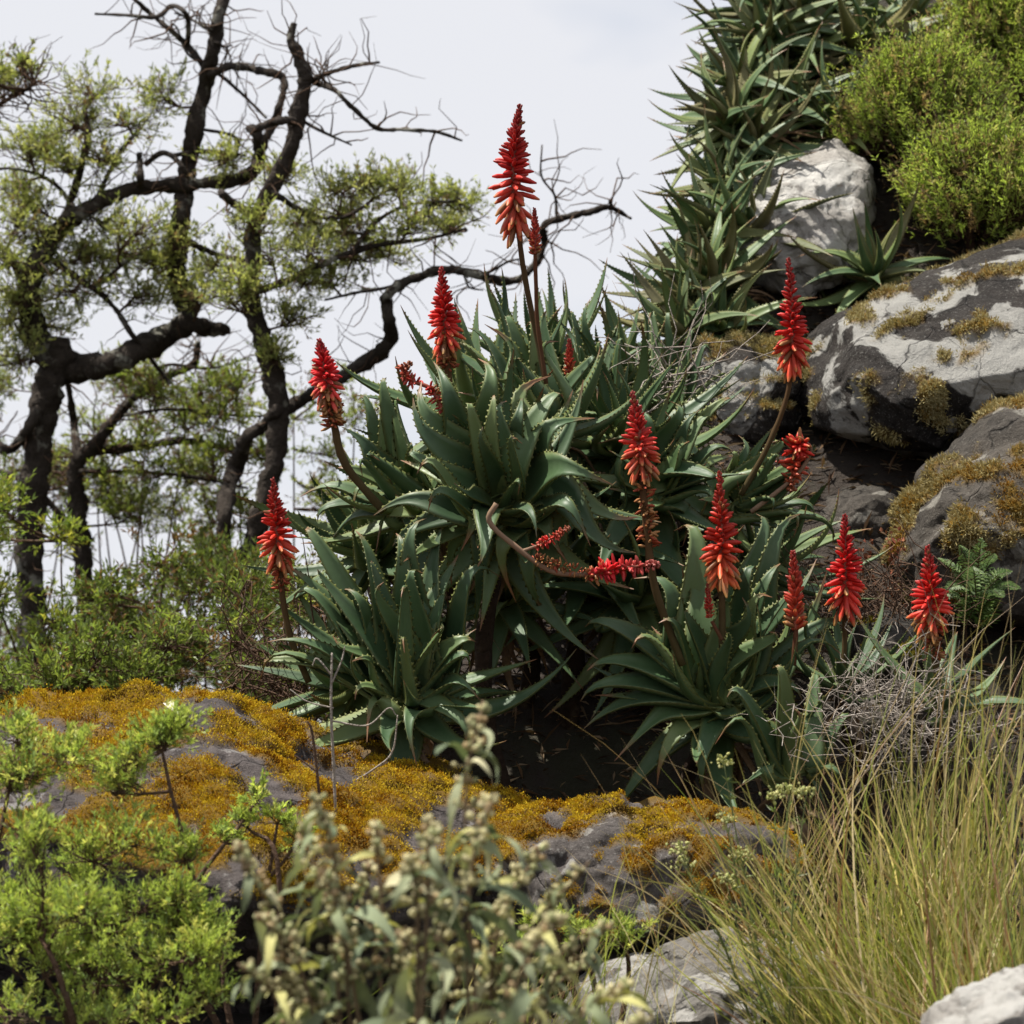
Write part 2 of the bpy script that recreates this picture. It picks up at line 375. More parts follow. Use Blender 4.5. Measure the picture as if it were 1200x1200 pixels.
def rock(name, label, outline, cen, depth, T, mat, p=2.2, q=1.0, Tb=None, amp=0.05, fsc=2.5, seed=1.0, moss=None, nA=150, nR=46, slope=(0, 0), ridge=0.0, facets=0):
    """a closed boulder: the outline seen in the photo at its depth, swelling T metres towards the viewer and Tb behind"""
    ol = np.array(outline, float); cen = np.array(cen, float); Tb = Tb or T
    th = np.linspace(0, 2 * np.pi, nA, endpoint=False); dv = np.stack([np.cos(th), np.sin(th)], 1)
    a = ol; e = np.roll(ol, -1, 0) - ol
    R = np.zeros(nA)
    for k in range(nA):
        den = dv[k, 0] * e[:, 1] - dv[k, 1] * e[:, 0]; den = np.where(np.abs(den) < 1e-9, 1e-9, den)
        w = a - cen
        r = (w[:, 0] * e[:, 1] - w[:, 1] * e[:, 0]) / den; u = (w[:, 0] * dv[k, 1] - w[:, 1] * dv[k, 0]) / den
        ok = (r > 0) & (u >= -1e-6) & (u <= 1 + 1e-6)
        R[k] = r[ok].max() if ok.any() else 50
    R = 0.6 * R + 0.2 * np.roll(R, 1) + 0.2 * np.roll(R, -1)
    sF = np.linspace(0, 1, nR + 1)[1:]; sF = np.sin(sF * np.pi / 2) ** 1.0
    rings = [(s, -T * (1 - s ** p) ** q) for s in sF] + [(s, Tb * (1 - s ** 2) ** 0.5) for s in sF[::-1][1::2]]
    S = np.array([r[0] for r in rings]); O = np.array([r[1] for r in rings])
    px = cen[0] + S[:, None] * R[None] * dv[None, :, 0]; py = cen[1] + S[:, None] * R[None] * dv[None, :, 1]
    dep = depth + O[:, None] + (slope[0] * (px - cen[0]) + slope[1] * (py - cen[1])) / 1000
    V = P(px, py, dep)
    m = len(rings)
    c0 = P(cen[0], cen[1], depth - T); c1 = P(cen[0], cen[1], depth + Tb)
    ctr = P(cen[0], cen[1], depth)
    V = np.vstack([V.reshape(-1, 3), c0[None], c1[None]])
    i = np.arange(m - 1)[:, None] * nA; j = np.arange(nA)[None]; j2 = (j + 1) % nA
    F4 = np.stack([i + j, i + nA + j, i + nA + j2, i + j2], -1).reshape(-1, 4)
    jj = np.arange(nA)
    F3 = np.vstack([np.stack([np.full(nA, m * nA), jj, (jj + 1) % nA], 1), np.stack([np.full(nA, m * nA + 1), (m - 1) * nA + (jj + 1) % nA, (m - 1) * nA + jj], 1)])
    fr_ = np.random.default_rng(int(seed * 10))
    for q in range(facets):      # flat broken faces
        nf = nrm(fr_.normal(size=3) + [0, -0.5, 0.2]); h = (V - ctr) @ nf; lim = h.max() * fr_.uniform(0.80, 0.95); V = V - np.maximum(0, h - lim)[:, None] * nf * 0.92
    disp = amp * (fbm(V, fsc, 5, seed) + 0.35 * fbm(V, fsc * 5, 3, seed + 2)) - ridge * np.maximum(0, fbm(V, fsc * 1.3, 3, seed + 5, ridged=True) - 0.55)
    V = V + nrm(V - ctr) * disp[:, None]
    me0 = mesh_data('tmp', V, [F4, F3]); Nn = np.zeros(len(V) * 3); me0.vertices.foreach_get('normal', Nn); Nn = Nn.reshape(-1, 3); bpy.data.meshes.remove(me0)
    if (Nn * (V - ctr)).sum() < 0: Nn = -Nn; F4 = F4[:, ::-1]; F3 = F3[:, ::-1]
    mask = np.zeros(len(V))
    if moss:
        f = fbm(V, moss['sc'], 4, seed + 9)
        f = f + 0.22 * fbm(V, moss['sc'] * 5, 3, seed + 4)
        mask = sstep(f, moss['thr'] - 0.10, moss['thr'] + 0.16) * sstep(Nn[:, 2], moss.get('n0', -0.1), moss.get('n0', -0.1) + 0.4)
        if 'fn' in moss: mask = mask * moss['fn'](V)
        V = V + Nn * (mask * moss.get('lift', 0.012) * (0.9 + 1.5 * fbm(V, 14, 3, 3)))[:, None]
    base = np.array([ctr[0], ctr[1], V[:, 2].min()])
    root = empty(name, base, label, 'rock') if moss else None
    col = np.stack([mask, mask, mask], 1)
    body = part('stone' if moss else name, V, [F4, F3], mat, root, col)
    if not moss:
        tag(body, label, 'rock')
    else:
        area = mask.copy(); 
        # weigh by local spacing so rings near the centre are not over-filled
        rr = np.concatenate([np.repeat(S, nA), [0.02, 0.02]]); area *= rr
        vis = np.concatenate([np.repeat(np.arange(m) < nR + 4, nA), [1, 0]]); area *= vis
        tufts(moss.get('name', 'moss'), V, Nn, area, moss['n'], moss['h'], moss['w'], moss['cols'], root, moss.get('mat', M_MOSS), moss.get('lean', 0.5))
    return root or body

GOLD = [(0.045, 0.022, 0.007), (0.10, 0.042, 0.007), (0.26, 0.11, 0.010), (0.42, 0.23, 0.016), (0.53, 0.35, 0.024), (0.58, 0.42, 0.034), (0.50, 0.37, 0.04), (0.13, 0.075, 0.012), (0.05, 0.03, 0.01)]
M_R1 = rock_mat('boulder_stone', (0.08, 0.068, 0.066), (0.20, 0.17, 0.165), (0.34, 0.32, 0.31), 0.62, 6, 0.3, 2.0)
M_R2 = rock_mat('slab_stone', (0.08, 0.07, 0.065), (0.20, 0.175, 0.165), (0.40, 0.385, 0.36), 0.60, 7, 0.4, 7.0)
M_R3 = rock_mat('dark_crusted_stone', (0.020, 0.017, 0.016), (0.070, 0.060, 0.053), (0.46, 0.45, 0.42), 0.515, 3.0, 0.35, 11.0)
M_R4 = rock_mat('grey_stone', (0.06, 0.053, 0.046), (0.15, 0.13, 0.11), (0.33, 0.31, 0.27), 0.58, 6, 0.4, 5.0)
M_R6 = rock_mat('weathered_stone', (0.16, 0.145, 0.13), (0.42, 0.40, 0.37), (0.58, 0.56, 0.53), 0.50, 5, 0.3, 14.0)
M_R5 = rock_mat('pale_stone', (0.34, 0.31, 0.28), (0.62, 0.59, 0.55), (0.72, 0.70, 0.66), 0.50, 5, 0.3, 9.0)

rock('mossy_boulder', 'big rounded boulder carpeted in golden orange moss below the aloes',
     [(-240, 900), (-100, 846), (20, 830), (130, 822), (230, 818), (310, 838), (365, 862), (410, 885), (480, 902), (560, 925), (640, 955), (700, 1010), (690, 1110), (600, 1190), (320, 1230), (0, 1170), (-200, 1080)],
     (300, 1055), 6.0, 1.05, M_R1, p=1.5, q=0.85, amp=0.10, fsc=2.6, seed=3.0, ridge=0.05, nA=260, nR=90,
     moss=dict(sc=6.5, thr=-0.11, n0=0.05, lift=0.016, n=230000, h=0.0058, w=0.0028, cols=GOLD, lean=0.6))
rock('mossy_slab', 'low grey stone slab with orange moss patches and white lichen next to the grass',
     [(560, 965), (610, 938), (700, 934), (790, 938), (870, 940), (930, 960), (970, 1020), (930, 1090), (830, 1135), (700, 1140), (600, 1125), (540, 1050)],
     (720, 1075), 5.75, 0.55, M_R2, p=1.6, q=0.85, amp=0.09, fsc=2.8, seed=6.0, ridge=0.06, facets=10, nA=200, nR=70,
     moss=dict(sc=5.5, thr=-0.05, n0=0.0, lift=0.014, n=85000, h=0.0058, w=0.0028, cols=GOLD, lean=0.6))
rock('pale_boulder', 'pale grey weathered boulder half hidden under the leaning grass',
     [(660, 1180), (690, 1140), (760, 1120), (840, 1092), (930, 1100), (1020, 1140), (1060, 1230), (950, 1300), (700, 1300), (640, 1240)],
     (840, 1200), 5.25, 0.35, M_R6, p=2.0, amp=0.06, fsc=3.5, seed=8.0, ridge=0.06, facets=12)
rock('white_boulder', 'small chalky white rock with dark cracks at the foot of the grass',
     [(1085, 1215), (1110, 1180), (1150, 1155), (1210, 1135), (1290, 1160), (1320, 1260), (1200, 1320), (1090, 1290)],
     (1200, 1230), 4.0, 0.25, M_R5, p=2.4, amp=0.06, fsc=4.5, seed=13.0, ridge=0.06, facets=10)
LICH = [(0.30, 0.25, 0.10), (0.36, 0.31, 0.15), (0.42, 0.37, 0.20), (0.27, 0.18, 0.06)]
rock('lichen_boulder', 'large dark overhanging boulder with flat pale grey lichen blotches',
     [(896, 440), (925, 394), (990, 362), (1060, 333), (1130, 305), (1210, 278), (1330, 250), (1400, 400), (1320, 500), (1200, 470), (1150, 500), (1100, 540), (1040, 528), (985, 512), (935, 490)],
     (1110, 440), 7.75, 0.42, M_R3, p=3.6, q=0.7, Tb=1.0, amp=0.05, fsc=2.4, seed=21.0, ridge=0.06, facets=16, slope=(0, -2.2), nA=220, nR=60,
     moss=dict(name='lichen_tufts', sc=5.5, thr=0.20, n0=-1.5, lift=0.010, n=14000, h=0.018, w=0.004, cols=LICH, lean=0.9))
YLICH = [(0.26, 0.13, 0.02), (0.30, 0.20, 0.06), (0.34, 0.28, 0.13), (0.38, 0.33, 0.18), (0.36, 0.30, 0.14), (0.28, 0.16, 0.03)]
rock('yellow_lichen_boulder', 'sloping grey boulder tufted with yellow lichen beside the fern',
     [(1040, 660), (1052, 600), (1075, 555), (1110, 530), (1140, 500), (1175, 470), (1220, 455), (1330, 470), (1400, 650), (1320, 760), (1180, 740), (1090, 720)],
     (1190, 620), 7.05, 0.40, M_R4, p=2.6, q=0.85, Tb=0.8, amp=0.06, fsc=2.6, seed=25.0, ridge=0.06, facets=14, slope=(0, -1.6), nA=200, nR=60,
     moss=dict(name='lichen_tufts', sc=4.6, thr=0.13, n0=-1.0, lift=0.012, n=22000, h=0.018, w=0.004, cols=YLICH, lean=0.9))
rock('recessed_rock', 'grey rock set back in the dark hollow under the overhang',
     [(950, 600), (965, 578), (1010, 568), (1055, 570), (1075, 610), (1060, 660), (1000, 670), (955, 650)],
     (1010, 620), 7.5, 0.2, M_R4, p=3.0, q=0.8, Tb=0.5, amp=0.04, fsc=4.0, seed=29.0, facets=12, ridge=0.03)
rock('undercut_rock', 'dark jagged rock under the overhang with a dusty lichen top',
     [(815, 430), (835, 408), (870, 402), (920, 405), (945, 430), (950, 500), (930, 545), (870, 540), (825, 500)],
     (885, 470), 7.85, 0.22, M_R3, p=2.6, q=0.8, Tb=0.6, amp=0.07, fsc=4.0, seed=33.0, facets=12, ridge=0.06,
     moss=dict(name='lichen_tufts', sc=4.0, thr=-0.1, n0=0.3, lift=0.010, n=6000, h=0.018, w=0.004, cols=LICH, lean=0.9))
rock('upper_pale_rock', 'whitish rock outcrop between aloes below the clipped looking heath',
     [(845, 260), (862, 215), (905, 192), (945, 172), (985, 158), (1020, 180), (1030, 260), (1000, 330), (930, 345), (865, 330)],
     (935, 255), 8.45, 0.20, M_R5, p=3.0, q=0.8, Tb=0.8, amp=0.06, fsc=3.5, seed=37.0, facets=16, slope=(0, -2.0), ridge=0.06)
rock('low_mossy_rock', 'small rock capped with bright yellow moss between two red flower spikes',
     [(985, 760), (1000, 728), (1040, 715), (1085, 735), (1110, 780), (1050, 810), (990, 800)],
     (1045, 770), 6.5, 0.18, M_R4, p=2.2, amp=0.05, fsc=5, seed=41.0,
     moss=dict(sc=5.0, thr=-0.1, n0=0.3, lift=0.012, n=6000, h=0.014, w=0.004, cols=[(0.35, 0.3, 0.03), (0.42, 0.36, 0.05), (0.3, 0.22, 0.03)]))

# ------------------------------------------------------------------ aloes
def aloe_leaf(pts, W, Th, axis, radial, dry=0.0, m=13, toothed=True, twist=0.0, wp=1.0):
    """thick channelled leaf along pts with toothed margins -> V, F, C (Col: r along, g margin, b dryness)"""
    pts = np.asarray(pts, float); C = catmull(pts, m) if len(pts) != m else pts
    t = np.linspace(0, 1, m); T = nrm(np.gradient(C, axis=0))
    a = nrm(axis); r = nrm(radial)
    Nn = (T @ r)[:, None] * a - (T @ a)[:, None] * r
    Nn = nrm(Nn - T * (Nn * T).sum(1, keepdims=True)); S = np.cross(T, Nn)
    if twist:
        an = twist * t[:, None]; Nn, S = Nn * np.cos(an) + S * np.sin(an), S * np.cos(an) - Nn * np.sin(an)
    wd = 0.98 * W * (1 - t) ** wp * (1 + 0.32 * np.sin(np.pi * t) * (1 - t)) * (0.88 + 0.12 * np.sin(np.minimum(t * 6, np.pi / 2))); wd[-1] = 0.0006
    th = Th * (1 - t) ** 0.75 + 0.0006
    ch = 0.34
    prof = [(1, ch, 0), (0.5, ch * 0.3, 0), (0, 0, 0), (-0.5, ch * 0.3, 0), (-1, ch, 0), (-0.62, 0.0, -0.75), (0, -0.05, -1), (0.62, 0.0, -0.75)]
    gm = [1, 0.25, 0, 0.25, 1, 0.3, 0, 0.3]
    V = np.stack([C + S * (wd * p0)[:, None] + Nn * (wd * p1 + th * p2)[:, None] for p0, p1, p2 in prof], 1)
    n = len(prof); i = np.arange(m - 1)[:, None] * n; j = np.arange(n)[None]; j2 = (j + 1) % n
    F4 = np.stack([i + j, i + j2, i + n + j2, i + n + j], -1).reshape(-1, 4)
    Cc = np.stack([np.repeat(t, n), np.tile(gm, m), np.full(m * n, dry)], 1)
    V = V.reshape(-1, 3); F3 = np.zeros((0, 3), int)
    if toothed:
        ln = np.linalg.norm(np.diff(C, axis=0), axis=1).sum(); k = int(np.clip(ln / 0.017, 8, 34))
        tt = np.linspace(0.07, 0.93, k); vs = []; fs = []; b0 = len(V)
        for sgn in (1, -1):
            def at(x):
                g = lambda A: np.stack([np.interp(x, t, A[:, q]) for q in range(3)], 1)
                ww = np.interp(x, t, wd)[:, None]; s_ = g(S); n_ = g(Nn)
                return g(C) + s_ * ww * sgn * 0.98 + n_ * ww * ch, s_ * sgn, n_, g(T)
            h = 0.0042 / ln
            A, s_, n_, T_ = at(tt - h); B, *_ = at(tt + h); M_, s2, n2, T2 = at(tt)
            sz = 0.0085 * (1 - 0.55 * tt)[:, None]
            tip = M_ + nrm(s2 + 0.55 * T2 + 0.3 * n2) * sz; low = M_ - n2 * 0.004 - s2 * 0.003
            base = b0 + len(vs) * 4 * k if False else b0 + sum(len(v) for v in vs)
            vs.append(np.stack([A, B, tip, low], 1).reshape(-1, 3)); q = base + np.arange(k)[:, None] * 4
            fs.append(np.concatenate([q + [[0, 1, 2]], q + [[1, 3, 2]], q + [[3, 0, 2]]]))
        vs = np.vstack(vs); F3 = np.vstack(fs); V = np.vstack([V, vs])
        Cc = np.vstack([Cc, np.stack([np.tile(np.repeat(tt * 0.85, 4), 2), np.ones(len(vs)), np.full(len(vs), dry)], 1)])
    return V, [F4, F3], Cc

# shared leaf shapes in a local frame: +Y along the leaf, +Z the upper face
LIB = []
for k in range(14):
    ang = 0.0; curv = [0.9, 0.5, 0.2, -0.3, 1.3, -0.8, 0.7][k % 7]; side = rng.normal() * 0.35
    m = 13; p = np.zeros(3); pts = [p]
    for q in range(m - 1):
        f = q / (m - 1); ang = curv * (f ** 1.2); sd_ = side * f
        p = p + np.array([math.sin(sd_), math.cos(ang) * math.cos(sd_), math.sin(ang)]) / (m - 1); pts.append(p)
    V, F, C = aloe_leaf(np.array(pts) * 0.42, 0.038, 0.015, (0, 0, 1), (0, 1, 0), 0.0, twist=rng.normal() * 0.25)
    LIB.append(mesh_data('aloe_leaf_shape', V, F, C)); LIB[-1].materials.append(M_ALOE)
DRYLIB = []
for k in range(6):
    m = 13; t = np.linspace(0, 1, m); s1, s2 = rng.normal(size=2)
    pts = np.stack([0.10 * s1 * t ** 2 + 0.03 * np.sin(t * 7 + s2), t * 0.8, -0.35 * t ** 2 * (1 + 0.4 * s2) + 0.03 * np.sin(t * 9 + s1)], 1)
    V, F, C = aloe_leaf(pts * 0.42, 0.020, 0.005, (0, 0, 1), (0, 1, 0), 1.0, twist=s1 * 1.6, toothed=(k % 2 == 0))
    DRYLIB.append(mesh_data('dry_aloe_leaf_shape', V, F, C)); DRYLIB[-1].materials.append(M_ALOE)

def frame(axis):
    a = nrm(axis); ref = np.array([0, 0, 1.0]) if abs(a[2]) < 0.9 else np.array([1.0, 0, 0])
    u = nrm(np.cross(ref, a)); return a, u, np.cross(a, u)
LIBUP = []
for k in range(14):
    curv = [-0.4, -0.9, 0.6, -0.2, -1.1, 0.9, -0.5][k % 7]; side = rng.normal() * 0.3; p = np.zeros(3); pts = [p]
    for q in range(12):
        f = q / 12; ang = curv * f ** 1.3; sd_ = side * f
        p = p + np.array([math.sin(sd_), math.cos(ang) * math.cos(sd_), math.sin(ang)]) / 12; pts.append(p)
    V, F, C = aloe_leaf(np.array(pts) * 0.42, 0.036, 0.013, (0, 0, 1), (0, 1, 0), [0, 0, 0.25, 0, 0.1, 0, 0.45][(k * 3) % 7], twist=rng.normal() * 0.5)
    LIBUP.append(mesh_data('slope_aloe_leaf_shape', V, F, C)); LIBUP[-1].materials.append(M_ALOE_UP)
DRYUP = []
for me in DRYLIB:
    me2 = me.copy(); me2.materials.clear(); me2.materials.append(M_ALOE_UP); DRYUP.append(me2)
def lib_leaf(parent, c, axis, phi, az, scale, lib, name='leaf', wscale=1.0, k=None):
    a, u, v = frame(axis); r = u * math.cos(az) + v * math.sin(az)
    T = a * math.cos(phi) + r * math.sin(phi); Nn = a * math.sin(phi) - r * math.cos(phi); S = np.cross(T, Nn)
    me = lib[random.randrange(len(lib)) if k is None else k]
    o = bpy.data.objects.new(name, me); COL.objects.link(o); o.parent = parent
    base = c + T * 0.01 + r * 0.012 - root_origin(parent)
    Mx = Matrix.Identity(4)
    for q in range(3):
        Mx[q][0] = S[q] * scale * wscale; Mx[q][1] = T[q] * scale; Mx[q][2] = Nn[q] * scale * wscale; Mx[q][3] = base[q]
    o.matrix_local = Mx
    return o

def stem_to_ground(parent, c, axis, r=0.035, ground=None):
    a = nrm(axis); g = drop(c + np.array([0.05, 0.25, 0])) if ground is None else ground
    q = [c - a * 0.035, c - a * 0.12, 0.5 * (c - a * 0.22) + 0.5 * (g + [0, 0, 0.10]) + rng.normal(size=3) * [0.05, 0.03, 0], g - [0, 0, 0.05]]
    C = catmull(q, 14); V, F, F3 = tube(C, np.linspace(r * 0.8, r * 1.3, 14), 9, 0.75, c[0]); part('stem', V, [F, F3], M_STEM, parent)

def aloe_auto(c, axis, label, group=None, n=30, L=0.42, W=1.0, phis=(8, 100), skirt=8, r=0.032, lib=None):
    c = np.asarray(c, float); g = drop(c + np.array([0.05, 0.25, 0]))
    root = empty('aloe_plant', g, label, 'aloe', group)
    az0 = rng.uniform(0, 6.28)
    for k in range(n):
        f = k / (n - 1); phi = math.radians(phis[0] + (phis[1] - phis[0]) * f ** 0.85 + rng.normal() * 5)
        sc = L / 0.42 * (0.55 + 0.45 * min(1, f * 2.2)) * rng.uniform(0.85, 1.12)
        lib_leaf(root, c - nrm(axis) * 0.05 * f, axis, phi, az0 + k * 2.39996, sc, lib or LIB, 'leaf', W)
    for k in range(skirt):
        lib_leaf(root, c - nrm(axis) * rng.uniform(0.05, 0.14), axis, math.radians(rng.uniform(105, 165)), rng.uniform(0, 6.28), L / 0.42 * rng.uniform(0.6, 1.0), DRYUP if lib else DRYLIB, 'dead_leaf')
    stem_to_ground(root, c, axis, r, g)
    return root

def aloe_traced(cpx, d, axis, tips, label, W=0.040, ctrl=0.10, extra=0, group=None, ground=None, L=0.4, skirt=8, phis=(8, 90)):
    """rosette whose leaf tips follow the photo: (tip x, tip y, depth change, bow x, bow y, width factor, dry)"""
    c = P(cpx[0], cpx[1], d); g = drop(c + np.array([0.05, 0.25, 0])) if ground is None else ground
    root = empty('aloe_plant', g, label, 'aloe', group); a = nrm(axis)
    for tp in tips:
        tx, ty, dd = tp[:3]; bx, by = (tp[3], tp[4]) if len(tp) > 4 else (0, 0); wf = tp[5] if len(tp) > 5 else 1.0; dry = tp[6] if len(tp) > 6 else 0.0
        tip = P(tx, ty, d + dd); rad = tip - c; rad = rad - a * (rad @ a)
        rad = nrm(rad) if np.linalg.norm(rad) > 1e-3 else RIGHT
        b = c + rad * 0.02
        mpx = (cpx[0] + tx) / 2 + bx; mpy = (cpx[1] + ty) / 2 + by
        mid = P(mpx, mpy, d + dd * 0.4) + a * ctrl
        t = np.linspace(0, 1, 13)[:, None]
        C = (1 - t) ** 2 * b + 2 * t * (1 - t) * mid + t * t * tip
        C = C + t * (1 - t) * (t - 0.5) * (rng.normal(size=3) * 0.35 + a * 0.5 - UPW * 0.0)
        ln = np.linalg.norm(np.diff(C, axis=0), axis=1).sum()
        V, F, Cc = aloe_leaf(C, W * wf * min(1.15, 0.5 + ln / 0.7), 0.016 * wf, a, rad, dry, twist=rng.normal() * 0.3)
        part('leaf' if dry < 0.6 else 'dead_leaf', V, F, M_ALOE, root, Cc)
    az0 = rng.uniform(0, 6.28)
    for k in range(extra):
        f = (k + 1) / max(extra, 1); phi = math.radians(phis[0] + (phis[1] - phis[0]) * f + rng.normal() * 5)
        lib_leaf(root, c - a * 0.06 * f, a, phi, az0 + k * 2.39996, L / 0.42 * (0.5 + 0.5 * f) * rng.uniform(0.85, 1.1), LIB, 'leaf', W / 0.036)
    for k in range(skirt):
        lib_leaf(root, c - a * rng.uniform(0.06, 0.16), a, math.radians(rng.uniform(105, 165)), rng.uniform(0, 6.28), L / 0.42 * rng.uniform(0.6, 1.0), DRYLIB, 'dead_leaf')
    stem_to_ground(root, c, a, 0.019, g)
    return root

# --- flower spikes
def spike(parent, stalk, head, d, wpx, kind='open', rpx=4.0, spent=None, dd=0.0, label=None):
    """stalk and head are photo polylines (root first); spent = polyline of withered stubs on the stalk"""
    s = catmull(P(np.array([q[0] for q in stalk]), np.array([q[1] for q in stalk]), np.linspace(d + dd, d, len(stalk))), 22)
    k = ppm(d); V, F, F3 = tube(s, np.linspace(rpx * 0.85, rpx * 0.72, 22) / k, 7, 0.25, d)
    f = np.linspace(0, 1, 22)
    c0 = {'open': (0.060, 0.048, 0.020), 'bud': (0.08, 0.04, 0.02), 'wilt': (0.24, 0.165, 0.115), 'tall': (0.055, 0.05, 0.022)}[kind]
    cc = np.array(c0) * (0.9 + 0.2 * rng.random((22, 1))); cc = cc * (1 - f[:, None] * 0.4) + np.array((0.14, 0.04, 0.025)) * f[:, None] * 0.4
    cc = np.vstack([np.repeat(cc, 7, 0), cc[:1], cc[-1:]])
    so_ = part('flower_stalk', V, [F, F3], M_DRY, parent, cc)
    if label: so_['label'] = label
    h = catmull(P(np.array([q[0] for q in head]), np.array([q[1] for q in head]), np.full(len(head), d)), 40)
    n = {'open': 118, 'tall': 138, 'bud': 90, 'wilt': 110}[kind]
    wpx = wpx * 1.08
    u = np.sort(rng.random(n)) if kind == 'wilt' else (np.arange(n) + 0.5) / n
    u = u ** (1.12 if kind in ('open', 'tall') else 1.0)
    idx = u * 39; i0 = np.minimum(idx.astype(int), 38); ff = (idx - i0)[:, None]
    pos = h[i0] * (1 - ff) + h[i0 + 1] * ff; ax = nrm(np.gradient(h, axis=0))[i0]
    ref = np.array([[0.31, 0.9, 0.2]]); e1 = nrm(np.cross(ax, ref)); e2 = np.cross(ax, e1)
    az = np.arange(n) * 2.39996 + rng.normal(size=n) * 0.25
    rad = np.cos(az)[:, None] * e1 + np.sin(az)[:, None] * e2
    Rm = wpx / k
    if kind in ('open', 'tall'):
        L_ = Rm * np.interp(u, [0, 0.12, 0.3, 0.5, 0.75, 1], [1.12, 1.12, 0.95, 0.72, 0.42, 0.16]) * rng.uniform(0.88, 1.12, n)
        ang = np.radians(np.interp(u, [0, 0.1, 0.22, 0.4, 0.7, 1], [152, 138, 104, 72, 48, 20]) + rng.normal(size=n) * 7)
        th = Rm * np.interp(u, [0, 0.3, 0.7, 1], [0.140, 0.122, 0.092, 0.058])
    elif kind == 'bud':
        L_ = Rm * np.interp(u, [0, 0.3, 0.7, 1], [0.95, 1.0, 0.65, 0.25]) * rng.uniform(0.85, 1.1, n); ang = np.radians(np.interp(u, [0, 1], [62, 22]) + rng.normal(size=n) * 6)
        th = Rm * np.interp(u, [0, 1], [0.20, 0.10])
    else:
        L_ = Rm * np.interp(u, [0, 0.2, 0.6, 1], [0.6, 1.0, 0.9, 0.3]) * rng.uniform(0.6, 1.2, n); ang = np.radians(rng.uniform(50, 125, n)); th = Rm * np.full(n, 0.13)
    stage = rng.random(); ang = ang + np.radians(rng.normal(size=n) * 6 + (stage - 0.5) * 16 * (1 - u)); L_ = L_ * rng.choice([1.0, 0.75, 0.35], n, p=[0.84, 0.11, 0.05]) * (0.92 + 0.2 * rng.random())
    dirv = ax * np.cos(ang)[:, None] + rad * np.sin(ang)[:, None]
    core = 1.6 / k
    t = np.array([0, 0.3, 0.75, 1.0])
    dn = np.array([0, 0, -1.0])
    bend = (0.10 if kind in ('open', 'tall') else 0.0) * L_
    Pt = pos[:, None] + rad[:, None] * core * 0.6 + dirv[:, None] * (L_[:, None] * t)[..., None] + dn * (bend[:, None] * t ** 2)[..., None]
    R = th[:, None] * np.array([0.55, 1.0, 1.0, 0.35])
    A = Acc(); v, f4 = tubes(Pt, R, 5)
    low = np.array((0.80, 0.13, 0.055)); mid = np.array((0.66, 0.030, 0.020)); top = np.array((0.30, 0.022, 0.018)); tipc = np.array((0.16, 0.05, 0.035))
    if kind == 'wilt': low = np.array((0.42, 0.05, 0.03)); top = np.array((0.36, 0.15, 0.06))
    if kind == 'bud': low = np.array((0.55, 0.06, 0.03)); mid = np.array((0.50, 0.05, 0.028))
    uu = u[:, None]; c = np.where(uu < 0.35, low + (mid - low) * uu / 0.35, mid + (top - mid) * (uu - 0.35) / 0.65) * rng.uniform(0.68, 1.2, (n, 1)) * np.array([rng.uniform(0.82, 1.05), rng.uniform(0.6, 1.25), rng.uniform(0.8, 1.5)])
    old = (rng.random(n) < np.clip(0.42 - u * 1.6, 0.03, 0.4) * (0.4 + stage)); c[old] = np.array((0.30, 0.12, 0.05)) * rng.uniform(0.6, 1.2, (old.sum(), 1))
    C4 = np.repeat(c[:, None], 4, 1); 
    wt = np.clip((u - 0.3) * 1.3, 0, 0.75)[:, None]; C4[:, 3] = C4[:, 3] * (1 - wt) + tipc * wt
    lw = (u < 0.25); C4[lw, 3] = C4[lw, 3] * 0.35 + np.array((0.55, 0.33, 0.10)) * 0.65
    A.add(v, f4, np.repeat(C4.reshape(-1, 3), 5, 0))
    # rachis through the head
    V, F, F3 = tube(h, np.linspace(rpx * 0.95, rpx * 0.35, 40) / k, 6)
    cr = np.vstack([np.repeat(np.linspace(0, 1, 40)[:, None] * (np.array((0.25, 0.06, 0.04)) - np.array((0.3, 0.07, 0.04))) + np.array((0.3, 0.07, 0.04)), 6, 0), [[0.2, 0.05, 0.03]] * 2])
    b = A.n; A.add(V, F, cr); A.F[3].append(F3 + b)
    A.build('flower_head', M_FLOWER, so_)
    if spent:
        sp = catmull(P(np.array([q[0] for q in spent]), np.array([q[1] for q in spent]), np.full(len(spent), d)), 40); m = 130
        i0 = rng.integers(0, 39, m); pos = sp[i0] + (sp[i0 + 1] - sp[i0]) * rng.random((m, 1)); ax = nrm(np.gradient(sp, axis=0))[i0]
        rd = rand_dir(m); rd = nrm(rd - ax * (rd * ax).sum(1, keepdims=True))
        ln = rng.uniform(4, 9, m) * (rpx / 4) / k; dv = nrm(rd + ax * rng.uniform(-0.5, 0.7, (m, 1)))
        Pt = pos[:, None] + rd[:, None] * rpx * 0.5 / k + dv[:, None] * (ln[:, None] * np.array([0, 0.6, 1]))[..., None]
        v, f4 = tubes(Pt, np.tile(np.array([0.6, 1.3, 0.5]) * (rpx / 4) / k, (m, 1)), 4)
        c = pal([(0.30, 0.13, 0.05), (0.38, 0.20, 0.09), (0.22, 0.06, 0.03), (0.30, 0.07, 0.04)], m)
        part('withered_stubs', v, f4, M_DRY, so_, np.repeat(c, 12, 0))
    return so_

TOCAM = np.array([0, -1.0, 0]); UPW = np.array([0, 0, 1.0]); LEFT = np.array([-1.0, 0, 0])

